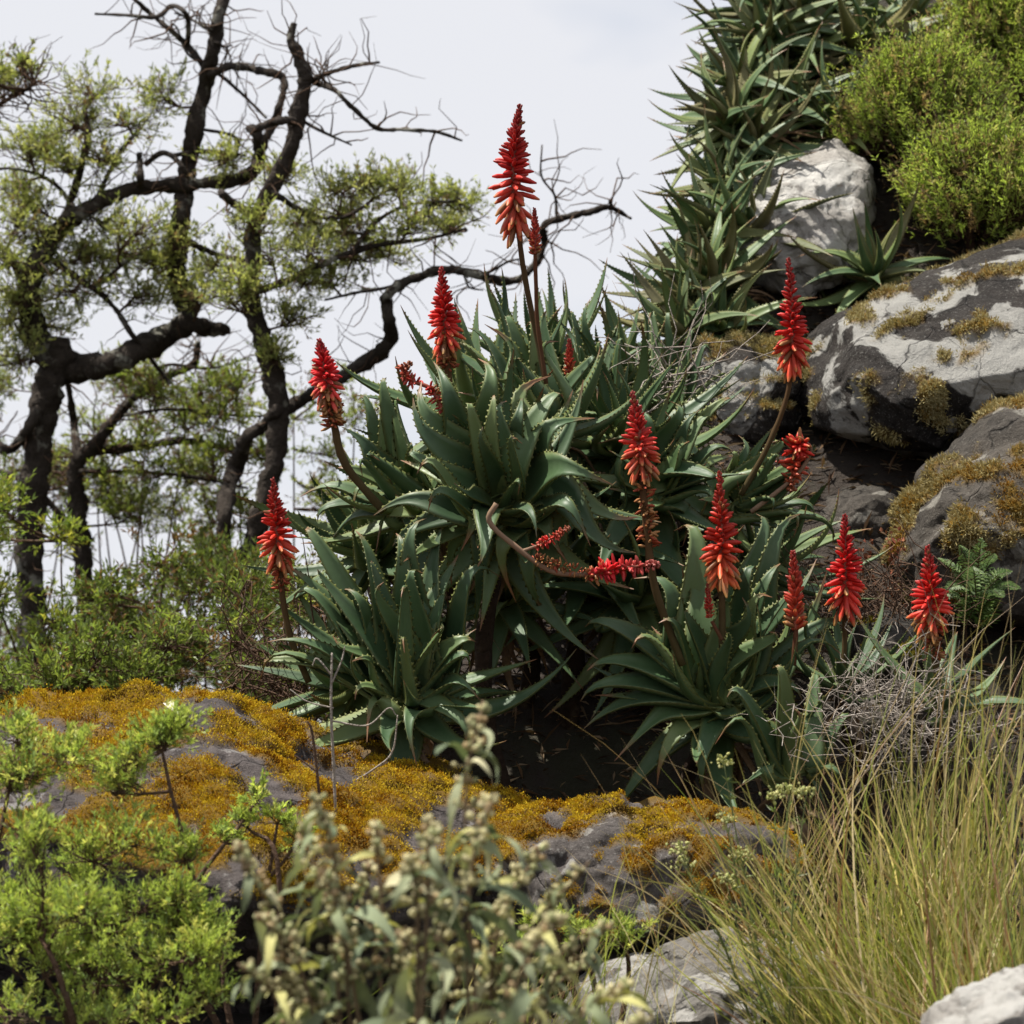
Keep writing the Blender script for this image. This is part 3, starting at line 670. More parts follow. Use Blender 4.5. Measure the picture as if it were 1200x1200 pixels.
# main rosette
A_TIPS = [
 (578, 462, -0.05, -12, 0, 0.7), (553, 478, -0.08, -16, -6, 0.8), (594, 470, -0.02, 4, 0, 0.8), (612, 462, 0.02, 8, 4, 0.9),
 (660, 466, -0.02, -4, -22, 1.15), (697, 490, -0.05, -12, -26, 1.15), (718, 568, -0.16, -8, -36, 1.3), (692, 640, -0.18, 14, -24, 1.1),
 (746, 648, -0.06, 6, -26, 1.2), (748, 606, 0.02, 0, -16, 1.1), (629, 630, -0.24, 6, -8, 0.75), (607, 580, -0.14, 4, -8, 0.5),
 (508, 424, 0.0, -22, 10, 1.15), (494, 447, -0.02, -26, 14, 1.15), (484, 466, -0.06, -26, 26, 1.1), (483, 528, -0.12, -14, 22, 1.0),
 (488, 556, -0.16, -14, 16, 0.9), (532, 566, -0.22, -6, 26, 0.6), (438, 604, -0.04, 4, 12, 1.15), (502, 598, -0.18, -4, 10, 0.8),
 (668, 664, -0.02, 14, -10, 1.1), (560, 664, -0.2, -4, -4, 1.0), (540, 646, -0.1, -8, -6, 1.1), (605, 706, 0.0, 4, -20, 1.1),
 (556, 742, 0.05, -8, -30, 1.0), (640, 720, 0.06, 8, -20, 1.0), (530, 690, 0.06, -12, -20, 1.0), (700, 690, 0.08, 12, -22, 1.1),
 (460, 640, 0.04, -4, 4, 1.1), (612, 520, -0.16, 8, 0, 0.6), (566, 500, -0.16, -10, 4, 0.6), (646, 440, 0.08, -2, -10, 1.1), (560, 420, 0.06, -14, 6, 1.1)]
plA = aloe_traced((588, 588), 6.15, nrm(TOCAM * 0.97 + UPW * 0.28 + LEFT * 0.05), A_TIPS, 'large open aloe rosette with a bent withered flower stalk hanging from its middle', W=0.050, ctrl=0.12, skirt=10, extra=20, phis=(60, 116))
# lower left rosette
L_TIPS = [
 (360, 627, 0.02, -6, 10, 1.0), (417, 622, 0.0, -6, 0, 1.0), (337, 664, 0.0, 0, 12, 1.1), (340, 710, -0.02, 4, 10, 1.0), (314, 752, -0.04, 6, 6, 0.9),
 (464, 625, 0.02, 2, 0, 1.0), (500, 607, 0.02, -12, -10, 1.0), (521, 612, 0.06, 4, -10, 0.9), (537, 650, 0.02, -8, -14, 0.9), (586, 676, -0.02, 4, -12, 0.95),
 (435, 657, -0.06, -4, 0, 1.0), (496, 672, -0.05, 6, 0, 1.0), (305, 797, 0.0, 6, -6, 0.7), (309, 777, 0.03, 4, -4, 0.8), (410, 776, -0.14, -12, 10, 0.9),
 (416, 820, -0.14, -4, 10, 0.8), (557, 752, -0.04, 2, -12, 1.1), (562, 820, -0.08, 2, -8, 1.1), (488, 896, -0.20, 6, -18, 1.1), (450, 682, -0.12, -4, 0, 0.9),
 (474, 765, -0.2, -4, -4, 0.5), (505, 748, -0.16, 6, -4, 0.6), (372, 667, -0.04, -4, 14, 1.0), (550, 786, -0.06, 2, -10, 1.0), (470, 700, -0.16, -2, 0, 0.8),
 (430, 870, -0.12, -8, -8, 1.0), (540, 880, -0.1, 8, -14, 1.0), (390, 745, -0.08, -6, 4, 0.9), (520, 700, -0.02, 6, 0, 0.9), (400, 690, 0.0, -6, 8, 1.0)]
plL = aloe_traced((482, 812), 6.05, nrm(TOCAM * 0.75 + UPW * 0.75), L_TIPS, 'shaded upright aloe rosette just behind the mossy boulder', W=0.047, ctrl=0.07, skirt=10, extra=16, phis=(60, 110))
# lower right rosette
R_TIPS = [
 (772, 730, -0.12, -6, 8, 0.9), (805, 715, -0.12, -4, 0, 0.9), (842, 706, -0.08, 0, 0, 1.0), (888, 667, -0.02, 2, 0, 1.0), (915, 660, 0.0, -2, 4, 1.0), (938, 602, 0.06, 4, 6, 1.0),
 (935, 682, -0.06, -2, 4, 0.9), (957, 655, 0.0, 6, 6, 0.9), (987, 768, -0.02, 8, -6, 0.9), (688, 786, -0.06, 0, -12, 1.2), (685, 735, 0.0, 4, -8, 1.2), (742, 678, 0.04, -4, 4, 1.2),
 (680, 822, -0.06, 4, -10, 1.2), (684, 854, -0.06, 8, -14, 1.2), (720, 892, -0.08, 4, -18, 1.2), (800, 648, 0.04, 2, 4, 1.2), (790, 622, 0.08, -4, 0, 1.2), (886, 602, 0.08, 6, 0, 1.1),
 (870, 700, -0.12, 4, 0, 0.9), (850, 740, -0.18, 0, 0, 0.6), (770, 920, -0.08, 4, -20, 1.1), (825, 930, -0.12, 4, -20, 1.1), (905, 700, -0.08, 4, 0, 0.9), (740, 760, -0.12, -4, 0, 1.0),
 (900, 740, -0.12, 6, -6, 0.9), (1000, 740, 0.05, 4, -6, 0.9), (940, 820, -0.1, 6, -10, 0.9)]
plR = aloe_traced((842, 818), 6.1, nrm(TOCAM * 0.75 + UPW * 0.75), R_TIPS, 'dark shaded aloe rosette with long spreading leaves and red spikes above', W=0.052, ctrl=0.07, skirt=10, extra=18, phis=(50, 110))
R2_TIPS = [(852, 817, -0.1, -6, -4, 1.2), (905, 783, -0.05, -2, -2, 1.2), (838, 872, -0.08, 0, -6, 0.9), (862, 925, -0.1, 0, -8, 1.0), (960, 800, 0.05, 6, 0, 1.0), (1000, 850, 0.0, 4, -6, 1.0), (930, 830, -0.12, 0, 0, 0.9), (985, 920, -0.05, 4, -8, 1.0)]
plR2 = aloe_traced((938, 905), 5.85, nrm(TOCAM * 0.6 + UPW * 0.8), R2_TIPS, 'small aloe with one bright upright leaf at the edge of the grass', W=0.042, ctrl=0.05, skirt=4)
# left flank of the main clump
C_TIPS = [(453, 443, 0.0, -4, 8, 1.1), (440, 482, 0.02, -6, 10, 1.0), (400, 500, 0.0, 0, 12, 1.2), (396, 548, -0.04, 2, 8, 1.0), (352, 582, 0.02, 4, 8, 1.0), (372, 612, -0.04, 4, 6, 1.1), (385, 640, 0.0, 4, 4, 1.0),
 (425, 560, -0.1, -2, 8, 0.9), (470, 470, -0.04, -4, 4, 1.0), (420, 468, 0.06, -6, 6, 0.9), (415, 600, -0.1, 0, 6, 0.9), (440, 650, -0.05, 0, -4, 1.0), (480, 640, -0.05, 2, -6, 1.0), (482, 520, -0.12, 0, 4, 0.7), (445, 540, -0.12, -2, 6, 0.8)]
plC = aloe_traced((492, 580), 6.4, nrm(TOCAM * 0.6 + UPW * 0.6 + LEFT * 0.5), C_TIPS, 'aloe rosette leaning toward the trees with a thick budding flower spike', W=0.047, ctrl=0.07, skirt=8, extra=10, phis=(40, 105))
# behind the top
B_TIPS = [(568, 380, 0.0, -4, 8, 1.2), (548, 384, 0.04, -8, 8, 1.0), (594, 380, 0.06, -4, 4, 1.0), (616, 384, 0.04, 0, 0, 0.9), (590, 436, -0.1, -4, 4, 0.8), (640, 364, 0.04, 0, 0, 1.1), (532, 408, 0.04, -6, 8, 1.0), (655, 400, -0.06, 2, 0, 1.0),
 (690, 420, 0.0, 4, -4, 1.0), (518, 398, 0.1, -6, 8, 1.0), (610, 420, -0.1, 0, 0, 1.0), (560, 450, -0.08, -6, 6, 0.9), (700, 470, -0.05, 2, -12, 1.0)]
plB = aloe_traced((645, 492), 6.5, nrm(TOCAM * 0.35 + UPW * 0.9 + LEFT * 0.1), B_TIPS, 'upright aloe rosette carrying the tallest red flower spike', W=0.048, ctrl=0.03, skirt=6, extra=12, phis=(40, 110))
D_TIPS = [(668, 366, 0.04, 0, 2, 1.0), (692, 350, 0.04, -4, 2, 0.9), (662, 395, -0.05, -4, 0, 1.0), (706, 402, -0.02, 4, 0, 0.9), (720, 384, 0.06, 4, 0, 0.9), (735, 420, 0.0, 6, -4, 1.0), (680, 410, -0.08, 0, 0, 0.9), (648, 372, 0.08, -2, 0, 0.9), (750, 450, 0.02, 4, -8, 1.0), (770, 470, -0.04, 4, -12, 1.0)]
plD = aloe_traced((698, 480), 6.8, nrm(TOCAM * 0.3 + UPW * 0.9), D_TIPS, 'spiky aloe crown behind the main clump with dry straw coloured leaves', W=0.036, ctrl=0.03, extra=6, skirt=10, L=0.34)
E_TIPS = [(760, 380, 0.05, -4, 0, 0.9), (790, 372, 0.05, 0, 0, 0.9), (815, 390, 0.03, 4, 0, 0.9), (745, 410, 0, -4, 0, 0.9), (835, 420, 0, 4, -4, 0.9), (775, 400, -0.06, 0, 0, 0.8), (800, 420, -0.08, 0, 0, 0.8), (850, 455, -0.02, 4, -8, 0.8), (735, 450, -0.04, 0, -6, 0.9)]
plE = aloe_traced((785, 475), 7.0, nrm(TOCAM * 0.4 + UPW * 0.85), E_TIPS, 'pale green aloe rosette amid dead stalks beside the jagged dark rock', W=0.033, ctrl=0.03, extra=8, skirt=14, L=0.32)
N_TIPS = [(838, 492, -0.02, -4, -4, 1.0), (808, 517, -0.08, 2, -8, 0.9), (857, 467, 0.04, -6, -14, 0.7), (700, 520, 0.0, -4, -10, 1.1), (830, 560, -0.12, 2, -8, 1.1), (835, 610, -0.06, 0, -8, 1.1), (725, 550, 0.0, -4, -6, 1.1), (800, 640, -0.02, 4, -8, 1.1), (745, 480, 0.04, -4, 0, 1.0), (785, 470, 0.04, 0, 0, 1.0), (860, 530, -0.04, 4, -6, 0.9), (745, 640, -0.02, -2, -8, 1.1), (820, 480, 0.0, 0, 0, 0.8)]
plN = aloe_traced((768, 572), 6.45, nrm(TOCAM * 0.7 + UPW * 0.6 + RIGHT * 0.2), N_TIPS, 'aloe rosette in the dark middle of the clump behind a half spent spike', W=0.048, ctrl=0.07, skirt=8, extra=12, phis=(30, 110))
M_TIPS = [(940, 536, -0.06, -4, 12, 0.9), (953, 524, -0.1, 18, 30, 1.0), (917, 566, -0.1, 2, -4, 0.8), (955, 607, -0.04, 0, 4, 0.9), (976, 638, -0.02, 2, -6, 1.1), (887, 547, -0.1, 0, -6, 0.7), (900, 520, 0.0, 0, -4, 0.9), (865, 510, 0.04, -2, 0, 0.9), (930, 630, -0.08, 2, -4, 1.0), (880, 640, -0.06, 4, 0, 1.0), (845, 535, 0.0, -4, 0, 0.8), (905, 600, -0.14, 2, -2, 0.8), (910, 548, -0.12, 0, -6, 0.7)]
plM = aloe_traced((858, 588), 6.5, nrm(TOCAM * 0.6 + UPW * 0.5 + RIGHT * 0.5), M_TIPS, 'aloe rosette leaning to the dark rock hollow with curled green leaves', W=0.042, ctrl=0.06, skirt=6, extra=10, phis=(30, 110), L=0.34)

# flower spikes
spike(plB, [(642, 470), (632, 410), (616, 330), (606, 262)], [(606, 262), (601, 205), (604, 165), (609, 124)], 6.45, 23, 'tall', 4.2, label='tallest red flower spike')
spike(plB, [(640, 450), (630, 380), (628, 330), (627, 296)], [(627, 298), (627, 270), (626, 244)], 6.4, 8, 'bud', 3.2)
spike(plB, [(670, 470), (668, 435)], [(668, 440), (667, 398)], 6.6, 8, 'bud', 3.0)
spike(plC, [(540, 520), (528, 460), (522, 400)], [(523, 402), (520, 360), (517, 314)], 6.35, 21, 'open', 5.5, spent=[(523, 392), (525, 432)])
spike(plC, [(540, 520), (520, 480)], [(520, 482), (505, 456), (482, 446), (472, 432), (482, 426)], 6.38, 11, 'wilt', 3.5, label='curled withering flower spike')
spike(plC, [(450, 600), (405, 545), (392, 500), (384, 455)], [(385, 462), (380, 430), (374, 398)], 6.2, 20, 'open', 6.0, spent=[(384, 452), (391, 500)])
spike(plL, [(362, 800), (340, 745), (330, 690), (327, 645)], [(327, 652), (323, 610), (320, 562)], 6.05, 20, 'open', 5.0, spent=[(327, 645), (330, 690)])
spike(plR, [(800, 780), (768, 690), (757, 610), (751, 535)], [(752, 545), (748, 505), (741, 460)], 6.0, 20, 'open', 6.0, spent=[(752, 535), (760, 640)])
spike(plA, [(582, 590), (574, 612), (610, 645), (648, 670), (695, 674)], [(690, 675), (715, 668), (745, 664), (772, 661)], 5.9, 15, 'wilt', 4.0, spent=[(625, 655), (700, 675)], label='bent withered flower spike pointing sideways')
spike(plA, [(612, 646), (628, 640)], [(626, 642), (648, 630), (668, 617)], 5.9, 7, 'wilt', 2.5)
spike(plR, [(846, 760), (846, 700), (845, 665)], [(845, 672), (845, 620), (843, 553)], 6.0, 23, 'open', 5.0)
spike(plR, [(846, 750), (834, 728)], [(832, 724), (830, 704), (829, 684)], 5.98, 6, 'bud', 3.0)
spike(plR, [(930, 780), (933, 735)], [(933, 738), (932, 690), (929, 647)], 6.0, 14, 'bud', 4.0)
spike(plM, [(868, 580), (900, 522), (922, 465), (928, 418)], [(928, 424), (928, 370), (924, 303)], 6.4, 21, 'open', 4.2)
spike(plM, [(880, 600), (930, 560), (950, 530), (944, 518)], [(944, 518), (932, 525), (930, 550), (926, 578)], 6.4, 17, 'wilt', 3.5, label='drooping red flower spike hanging head down')

G_CL = 'aloes of the main clump'
for px, py, d, ax, Lf, n, lab in [
 (560, 478, 6.75, (-0.3, -0.5, 0.8), 0.38, 22, 'aloe crown peeking over the main rosette, left of the tallest stalk'),
 (722, 520, 6.70, (0.0, -0.8, 0.6), 0.38, 22, 'aloe crown squeezed between the main rosette and the half spent spike'),
 (690, 640, 6.55, (0.1, -0.8, 0.4), 0.36, 20, 'deeply shaded aloe under the main rosette'),
 (590, 700, 6.50, (-0.1, -0.8, 0.4), 0.30, 16, 'deeply shaded young aloe above the gap between the two lower rosettes'),
 (740, 700, 6.50, (-0.2, -0.8, 0.5), 0.34, 18, 'dark aloe behind the long spreading leaves of the lower rosette'),
 (430, 640, 6.60, (-0.6, -0.5, 0.6), 0.34, 20, 'aloe with reddish tipped leaves low on the side facing the trees'),
 (400, 800, 6.55, (-0.6, -0.5, 0.6), 0.32, 16, 'low aloe with red dried tips tucked behind the mossy boulder'),
 (900, 655, 6.60, (0.4, -0.6, 0.7), 0.32, 18, 'aloe between the curled leaf aloe and the dark shaded rosette'),
 (640, 425, 7.10, (-0.1, -0.3, 0.9), 0.34, 18, 'aloe crown furthest back behind the tallest flower stalk'),
 (735, 440, 7.20, (0.0, -0.4, 0.9), 0.30, 20, 'straw tinted aloe at the back of the clump against the sky')]:
    aloe_auto(P(px, py, d), nrm(ax), lab, G_CL, n + 6, Lf, 1.1, (8, 112), 22, 0.02)

# small plants whose spikes stand in front of the low mossy rock
def small_aloe(px, py, d, label):
    c = P(px, py, d); return aloe_auto(c, nrm(UPW + TOCAM * 0.5), label, None, 14, 0.24, 1.0, (10, 85), 5, 0.02)
p1 = small_aloe(988, 790, 6.15, 'little aloe with one red spike beside the curled leaf aloe')
spike(p1, [(988, 785), (990, 745), (990, 700)], [(990, 706), (991, 660), (990, 604)], 6.1, 21, 'open', 4.5)
p2 = small_aloe(1098, 815, 5.9, 'little aloe with one red spike among the tall grass')
spike(p2, [(1098, 808), (1095, 765), (1090, 725)], [(1090, 730), (1090, 690), (1087, 641)], 5.85, 22, 'open', 6.0, spent=[(1090, 728), (1096, 770)])

# aloes crowding the slope above
G_UP = 'aloes crowding the rocky slope'
UPS = [  # px, py, axis, leaf length, label
 (1008, 52, (-0.1, -0.8, 0.7), 0.36, 'broad star shaped aloe at the top of the slope next to the heath'),
 (935, 58, (-0.2, -0.8, 0.6), 0.36, 'aloe rosette leaning over the dark gap near the slope top'),
 (890, 40, (-0.5, -0.6, 0.7), 0.34, 'wind blown aloe at the upper skyline edge of the slope'),
 (978, 148, (-0.7, -0.6, 0.35), 0.32, 'aloe with long leaves pointing sideways just above the whitish outcrop'),
 (862, 95, (-0.8, -0.4, 0.5), 0.32, 'aloe jutting from the slope edge against the sky, below the skyline one'),
 (850, 140, (-0.8, -0.5, 0.3), 0.30, 'aloe on the slope edge with narrow leaves pointing at the trees'),
 (880, 268, (-0.1, -0.6, 0.9), 0.34, 'aloe on a thick dark stem in front of the whitish outcrop'),
 (1022, 318, (-0.25, -0.7, 0.65), 0.34, 'aloe perched between heath bush and dark lichen boulder'),
 (846, 212, (-0.7, -0.6, 0.4), 0.30, 'greyish aloe on the slope edge beside the thick dark stem'),
 (828, 268, (-0.7, -0.6, 0.4), 0.30, 'sprawling aloe on the slope edge with dried leaf tips'),
 (832, 330, (-0.5, -0.7, 0.5), 0.30, 'aloe below the thick dark stem, leaves folded over each other'),
 (795, 385, (-0.4, -0.7, 0.6), 0.28, 'bright green aloe low on the slope edge above the main clump'),
 (920, 130, (-0.3, -0.8, 0.4), 0.30, 'half shaded aloe in the hollow above the whitish outcrop'),
 (1065, 20, (0.1, -0.8, 0.7), 0.32, 'aloe tucked against the upper heath bush'),
 (960, 10, (-0.1, -0.7, 0.8), 0.32, 'aloe at the very top of the slope between two larger ones'),
 (880, 170, (-0.6, -0.7, 0.3), 0.30, 'aloe on the slope edge over the dark hollow'),
 (803, 345, (-0.7, -0.6, 0.4), 0.26, 'small aloe hanging from the slope edge against the blue sky'),
 (845, 385, (-0.2, -0.8, 0.4), 0.26, 'aloe directly above the jagged dark rock'),
 (900, 5, (-0.4, -0.6, 0.8), 0.32, 'aloe on the skyline beside the wind blown one'),
 (1055, 85, (-0.2, -0.8, 0.5), 0.28, 'aloe half buried by the fluffy heath bush')]
for px, py, ax, Lf, lab in UPS:
    d = hit(px, py + 25)
    d = (d if d < 9.9 else hit(px + 60, py + 60)) - 0.16
    r = aloe_auto(P(px, py, d), nrm(ax), lab, G_UP, int(rng.integers(24, 32)), Lf * rng.uniform(0.92, 1.2), rng.uniform(0.95, 1.15), (10, rng.uniform(92, 110)), 24, 0.06 if px == 880 else 0.03, LIBUP)
    if px == 880:
        for k in range(26):
            lib_leaf(r, P(px - 12 + rng.normal() * 8, py + rng.uniform(20, 90), d + 0.03), UPW, math.radians(rng.uniform(150, 176)), rng.uniform(0, 6.28), rng.uniform(0.45, 0.8), DRYLIB, 'dead_leaf')

# ------------------------------------------------------------------ trees and shrubs
def limb_pts(pl, d, seed, wob=0.25):
    a = np.array(pl, float); n = max(10, int(len(a) * 12)); c = catmull(a, n); k = ppm(d)
    s = np.linspace(0, len(a) * 0.7, n); dep = d + wob * perlin(np.stack([s + seed * 7.3, np.full(n, seed * 3.1), np.zeros(n)], 1))
    if seed == 0: dep = np.full(n, d)
    rr = np.maximum(c[:, 2], 0.55); rr = np.where(rr > 4, 4 + (rr - 4) * 0.66, rr)
    p = P(c[:, 0], c[:, 1], dep); return p, rr / k
def grow(clusters, anchors, d0, k_sub=16, k_spr=4, nl=9, leafL=0.026, leafW=0.007, tw=0.0022, cols=None, w=None, up=0.5, spr=0.09, T=None, Lf=None, ztw=(0.055, 0.035, 0.026), fill=1.0):
    """twigs into T and leaves into Lf for clusters (cx, cy, rx, ry[, d]) joined to the nearest anchor point"""
    for cl in clusters:
        cx, cy, rx, ry = cl[:4]; d = cl[4] if len(cl) > 4 else d0 + rng.normal() * 0.15; k = ppm(d); c = P(cx, cy, d)
        an = anchors[np.argmin(np.linalg.norm(anchors - c, axis=1) + 0.4 * np.maximum(0, anchors[:, 2] - c[2]))]
        mid = 0.5 * (an + c) + rng.normal(size=3) * 0.12 * np.linalg.norm(c - an) - [0, 0, 0.05 * np.linalg.norm(c - an)]
        t = np.linspace(0, 1, 8)[:, None]; main = (1 - t) ** 2 * an + 2 * t * (1 - t) * mid + t * t * c
        V, F, F3 = tube(main, np.linspace(tw * 2.6, tw * 1.2, 8), 5); b = T.n; T.add(V, F, np.array(ztw)); T.F[3].append(F3 + b)
        ns = max(3, int(k_sub * fill)); e = rand_dir(ns) * (rng.random((ns, 1)) ** 0.45)
        end = c + (e[:, :1] * rx * RIGHT + e[:, 1:2] * ry * UPV + e[:, 2:3] * rx * 0.9 * FWD) / k
        st = main[rng.integers(3, 8, ns)]; mm = 0.5 * (st + end) + rng.normal(size=(ns, 3)) * 0.18 * np.linalg.norm(end - st, axis=1, keepdims=True)
        tt = np.linspace(0, 1, 5)[None, :, None]; sub = (1 - tt) ** 2 * st[:, None] + 2 * tt * (1 - tt) * mm[:, None] + tt ** 2 * end[:, None]
        v, f = tubes(sub, np.tile(np.linspace(tw * 1.1, tw * 0.5, 5), (ns, 1)), 4); T.add(v, f, np.array(ztw))
        # sprigs
        m = ns * k_spr; ix = np.repeat(np.arange(ns), k_spr); fr = rng.random(m) ** 0.6
        a0 = sub[ix, np.clip((fr * 4.99).astype(int), 1, 4)]
        dv = nrm(nrm(end - st)[ix] * 0.5 + rand_dir(m) * 0.8 + np.array([0, 0, up])); ln = spr * rng.uniform(0.5, 1.2, m)
        a1 = a0 + dv * ln[:, None]
        v, f = tubes(np.stack([a0, 0.5 * (a0 + a1) + rng.normal(size=(m, 3)) * 0.08 * spr, a1], 1), np.tile(np.array([0.5, 0.4, 0.25]) * tw, (m, 1)), 3); T.add(v, f, np.array(ztw) * 1.15)
        q = m * nl; iq = np.repeat(np.arange(m), nl); fq = 0.18 + 0.82 * rng.random(q) ** 0.75
        pos = a0[iq] + (a1 - a0)[iq] * fq[:, None]
        ld = nrm(dv[iq] * (0.35 + 0.6 * fq[:, None]) + rand_dir(q) * 0.75 + np.array([0, 0, up * 0.4]))
        v, f = diamonds(pos, ld, rand_dir(q) * 0.75 + [0, -0.1, 0.9], leafL * rng.uniform(0.6, 1.2, q), leafW * rng.uniform(0.75, 1.2, q))
        base = pal(cols, m, 0.15, w)[iq] * rng.uniform(0.8, 1.22, (q, 1)); Lf.add(v, f, np.repeat(base, 4, 0))

GREEN_T = [(0.30, 0.34, 0.11), (0.37, 0.40, 0.15), (0.20, 0.245, 0.08), (0.45, 0.46, 0.19), (0.19, 0.13, 0.07)]
GW = [0.30, 0.28, 0.24, 0.14, 0.04]
def tree(name, label, limbs, d, clusters, seed, leafy=True, **kw):
    """limbs: list of (px, py, r px) polylines, the first one is the trunk; branches are parts"""
    tr = np.array(limbs[0], float)
    q = P(tr[0, 0], tr[0, 1], d); g = drop(q)
    root = empty(name, g, label, 'tree'); anch = []
    for i, lb in enumerate(limbs):
        p, r = limb_pts(lb, d, seed + i * 0.37 if i else 0)
        if i == 0: p = np.vstack([g - [0, 0, 0.08], p]); r = np.concatenate([[r[0] * 1.25], r])
        else:      # start each limb on the wood it grows from
            al = np.vstack(anch); near = al[np.argmin(np.linalg.norm(al - p[0], axis=1))]
            off = near - p[0]; fall = np.exp(-np.arange(len(p)) / max(3, len(p) * 0.25))[:, None]
            if np.linalg.norm(off) < 0.5: p = p + off * fall
        V, F, F3 = tube(p, r, 12 if r.max() > 0.02 else 7, 0.55 if r.max() > 0.012 else 0.25, seed + i)
        part('trunk' if i == 0 else 'branch', V, [F, F3], M_BARK, root); anch.append(p)
    anch = np.vstack(anch)
    T = Acc(); Lf = Acc()
    # bare crooked twiglets along the limbs
    nb = kw.pop('bare', 210); st = anch[rng.integers(0, len(anch), nb)]; dv = nrm(rand_dir(nb) + [0, 0, 0.25]); dv[:, 1] *= 0.6; pp = [st]
    for q in range(5): dv = nrm(dv + rng.normal(size=(nb, 3)) * 0.38); pp.append(pp[-1] + dv * rng.uniform(0.012, 0.075, (nb, 1)))
    v, f = tubes(np.stack(pp, 1), rng.uniform(0.0018, 0.0036, (nb, 1)) * np.array([[1.3, 1.0, 0.85, 0.7, 0.5, 0.3]]), 4); T.add(v, f)
    grow(clusters, anch, d, T=T, Lf=Lf, cols=kw.pop('cols', GREEN_T), w=kw.pop('w', GW), **kw)
    T.build('twigs', M_TWIG, root, kind='stuff'); Lf.build('crown', M_FOL, root, False, kind='stuff')
    return root

T1 = [
 [(44, 850, 25), (40, 760, 23), (34, 640, 22), (42, 540, 22), (54, 470, 25), (66, 422, 27), (70, 395, 18)],
 [(60, 430, 22), (32, 370, 19), (40, 310, 16), (72, 265, 14), (110, 240, 12), (150, 222, 11), (210, 217, 11), (270, 212, 11), (298, 200, 10), (304, 180, 9), (302, 158, 8), (292, 150, 6)],
 [(66, 430, 25), (110, 432, 22), (160, 412, 20), (205, 388, 18), (222, 365, 17), (207, 325, 16), (210, 270, 15), (218, 215, 14), (228, 150, 13), (245, 80, 11), (255, 30, 10), (268, -30, 9)],
 [(222, 382, 14), (245, 386, 12), (268, 388, 6)],
 [(243, 75, 6), (270, 70, 5), (310, 80, 5), (333, 92, 5), (325, 130, 4.5), (312, 162, 5), (304, 186, 5)],
 [(240, 66, 4), (215, 45, 4), (180, 18, 3), (150, -8, 2)],
 [(247, 34, 3.5), (232, 10, 3), (208, 3, 3), (186, 18, 3), (150, 17, 2), (112, 16, 1.5)],
 [(247, 36, 2), (222, 22, 1.5), (204, 15, 1)],
 [(196, 90, 1.5), (204, 40, 1.2), (199, 25, 0.8)],
 [(262, 50, 2), (264, 55, 1.5), (272, 53, 1)],
 [(218, 172, 2.5), (192, 173, 3.5), (170, 192, 3.2)],
 [(168, 212, 4.5), (165, 195, 4), (163, 180, 3.5)],
 [(220, 170, 2.5), (250, 176, 3), (288, 182, 1.3)],
 [(235, 155, 2), (268, 158, 2), (280, 166, 2), (278, 178, 1.5)],
 [(250, 75, 2), (285, 110, 2), (312, 138, 1.5)],
 [(52, 465, 10), (25, 512, 7), (5, 527, 6), (-25, 500, 6)],
 [(75, 320, 5), (90, 240, 5), (104, 165, 4), (100, 130, 3)],
 [(70, 330, 4), (130, 360, 3.5), (160, 400, 3), (200, 450, 2.5)],
 [(80, 250, 3), (60, 215, 2.5), (20, 198, 2), (-20, 200, 2)],
 [(30, 330, 4), (10, 300, 4), (-20, 290, 4)],
 [(110, 240, 3), (140, 180, 2.5), (165, 150, 2)],
 [(205, 330, 4), (165, 300, 3), (120, 330, 2)],
 [(210, 280, 4), (260, 300, 3), (320, 310, 2.5)]]
C1 = [(60, 165, 40, 35), (110, 110, 52, 36), (150, 145, 45, 32), (190, 112, 34, 26), (85, 150, 38, 34), (35, 180, 34, 22), (125, 190, 40, 26), (18, 262, 38, 34), (60, 285, 40, 26), (25, 345, 36, 30), (10, 380, 30, 26),
      (110, 330, 42, 26), (85, 345, 40, 22), (165, 268, 46, 26), (140, 300, 44, 22), (200, 335, 44, 24), (205, 290, 36, 22), (250, 318, 44, 26), (262, 192, 32, 14), (60, 380, 42, 28), (240, 345, 40, 18), (120, 265, 34, 16),
      (20, 225, 30, 20), (60, 320, 46, 22), (160, 345, 36, 18), (20, 420, 34, 22), (75, 200, 26, 18), (40, 245, 36, 18), (5, 310, 30, 26), (185, 310, 38, 18), (100, 300, 40, 18)]
tree('tree', 'tree with a thick dark trunk and an arching bare topped limb', T1, 10.4, C1, 1.0, k_sub=21, k_spr=4, nl=8, leafL=0.027, leafW=0.0074, tw=0.0026, spr=0.10)

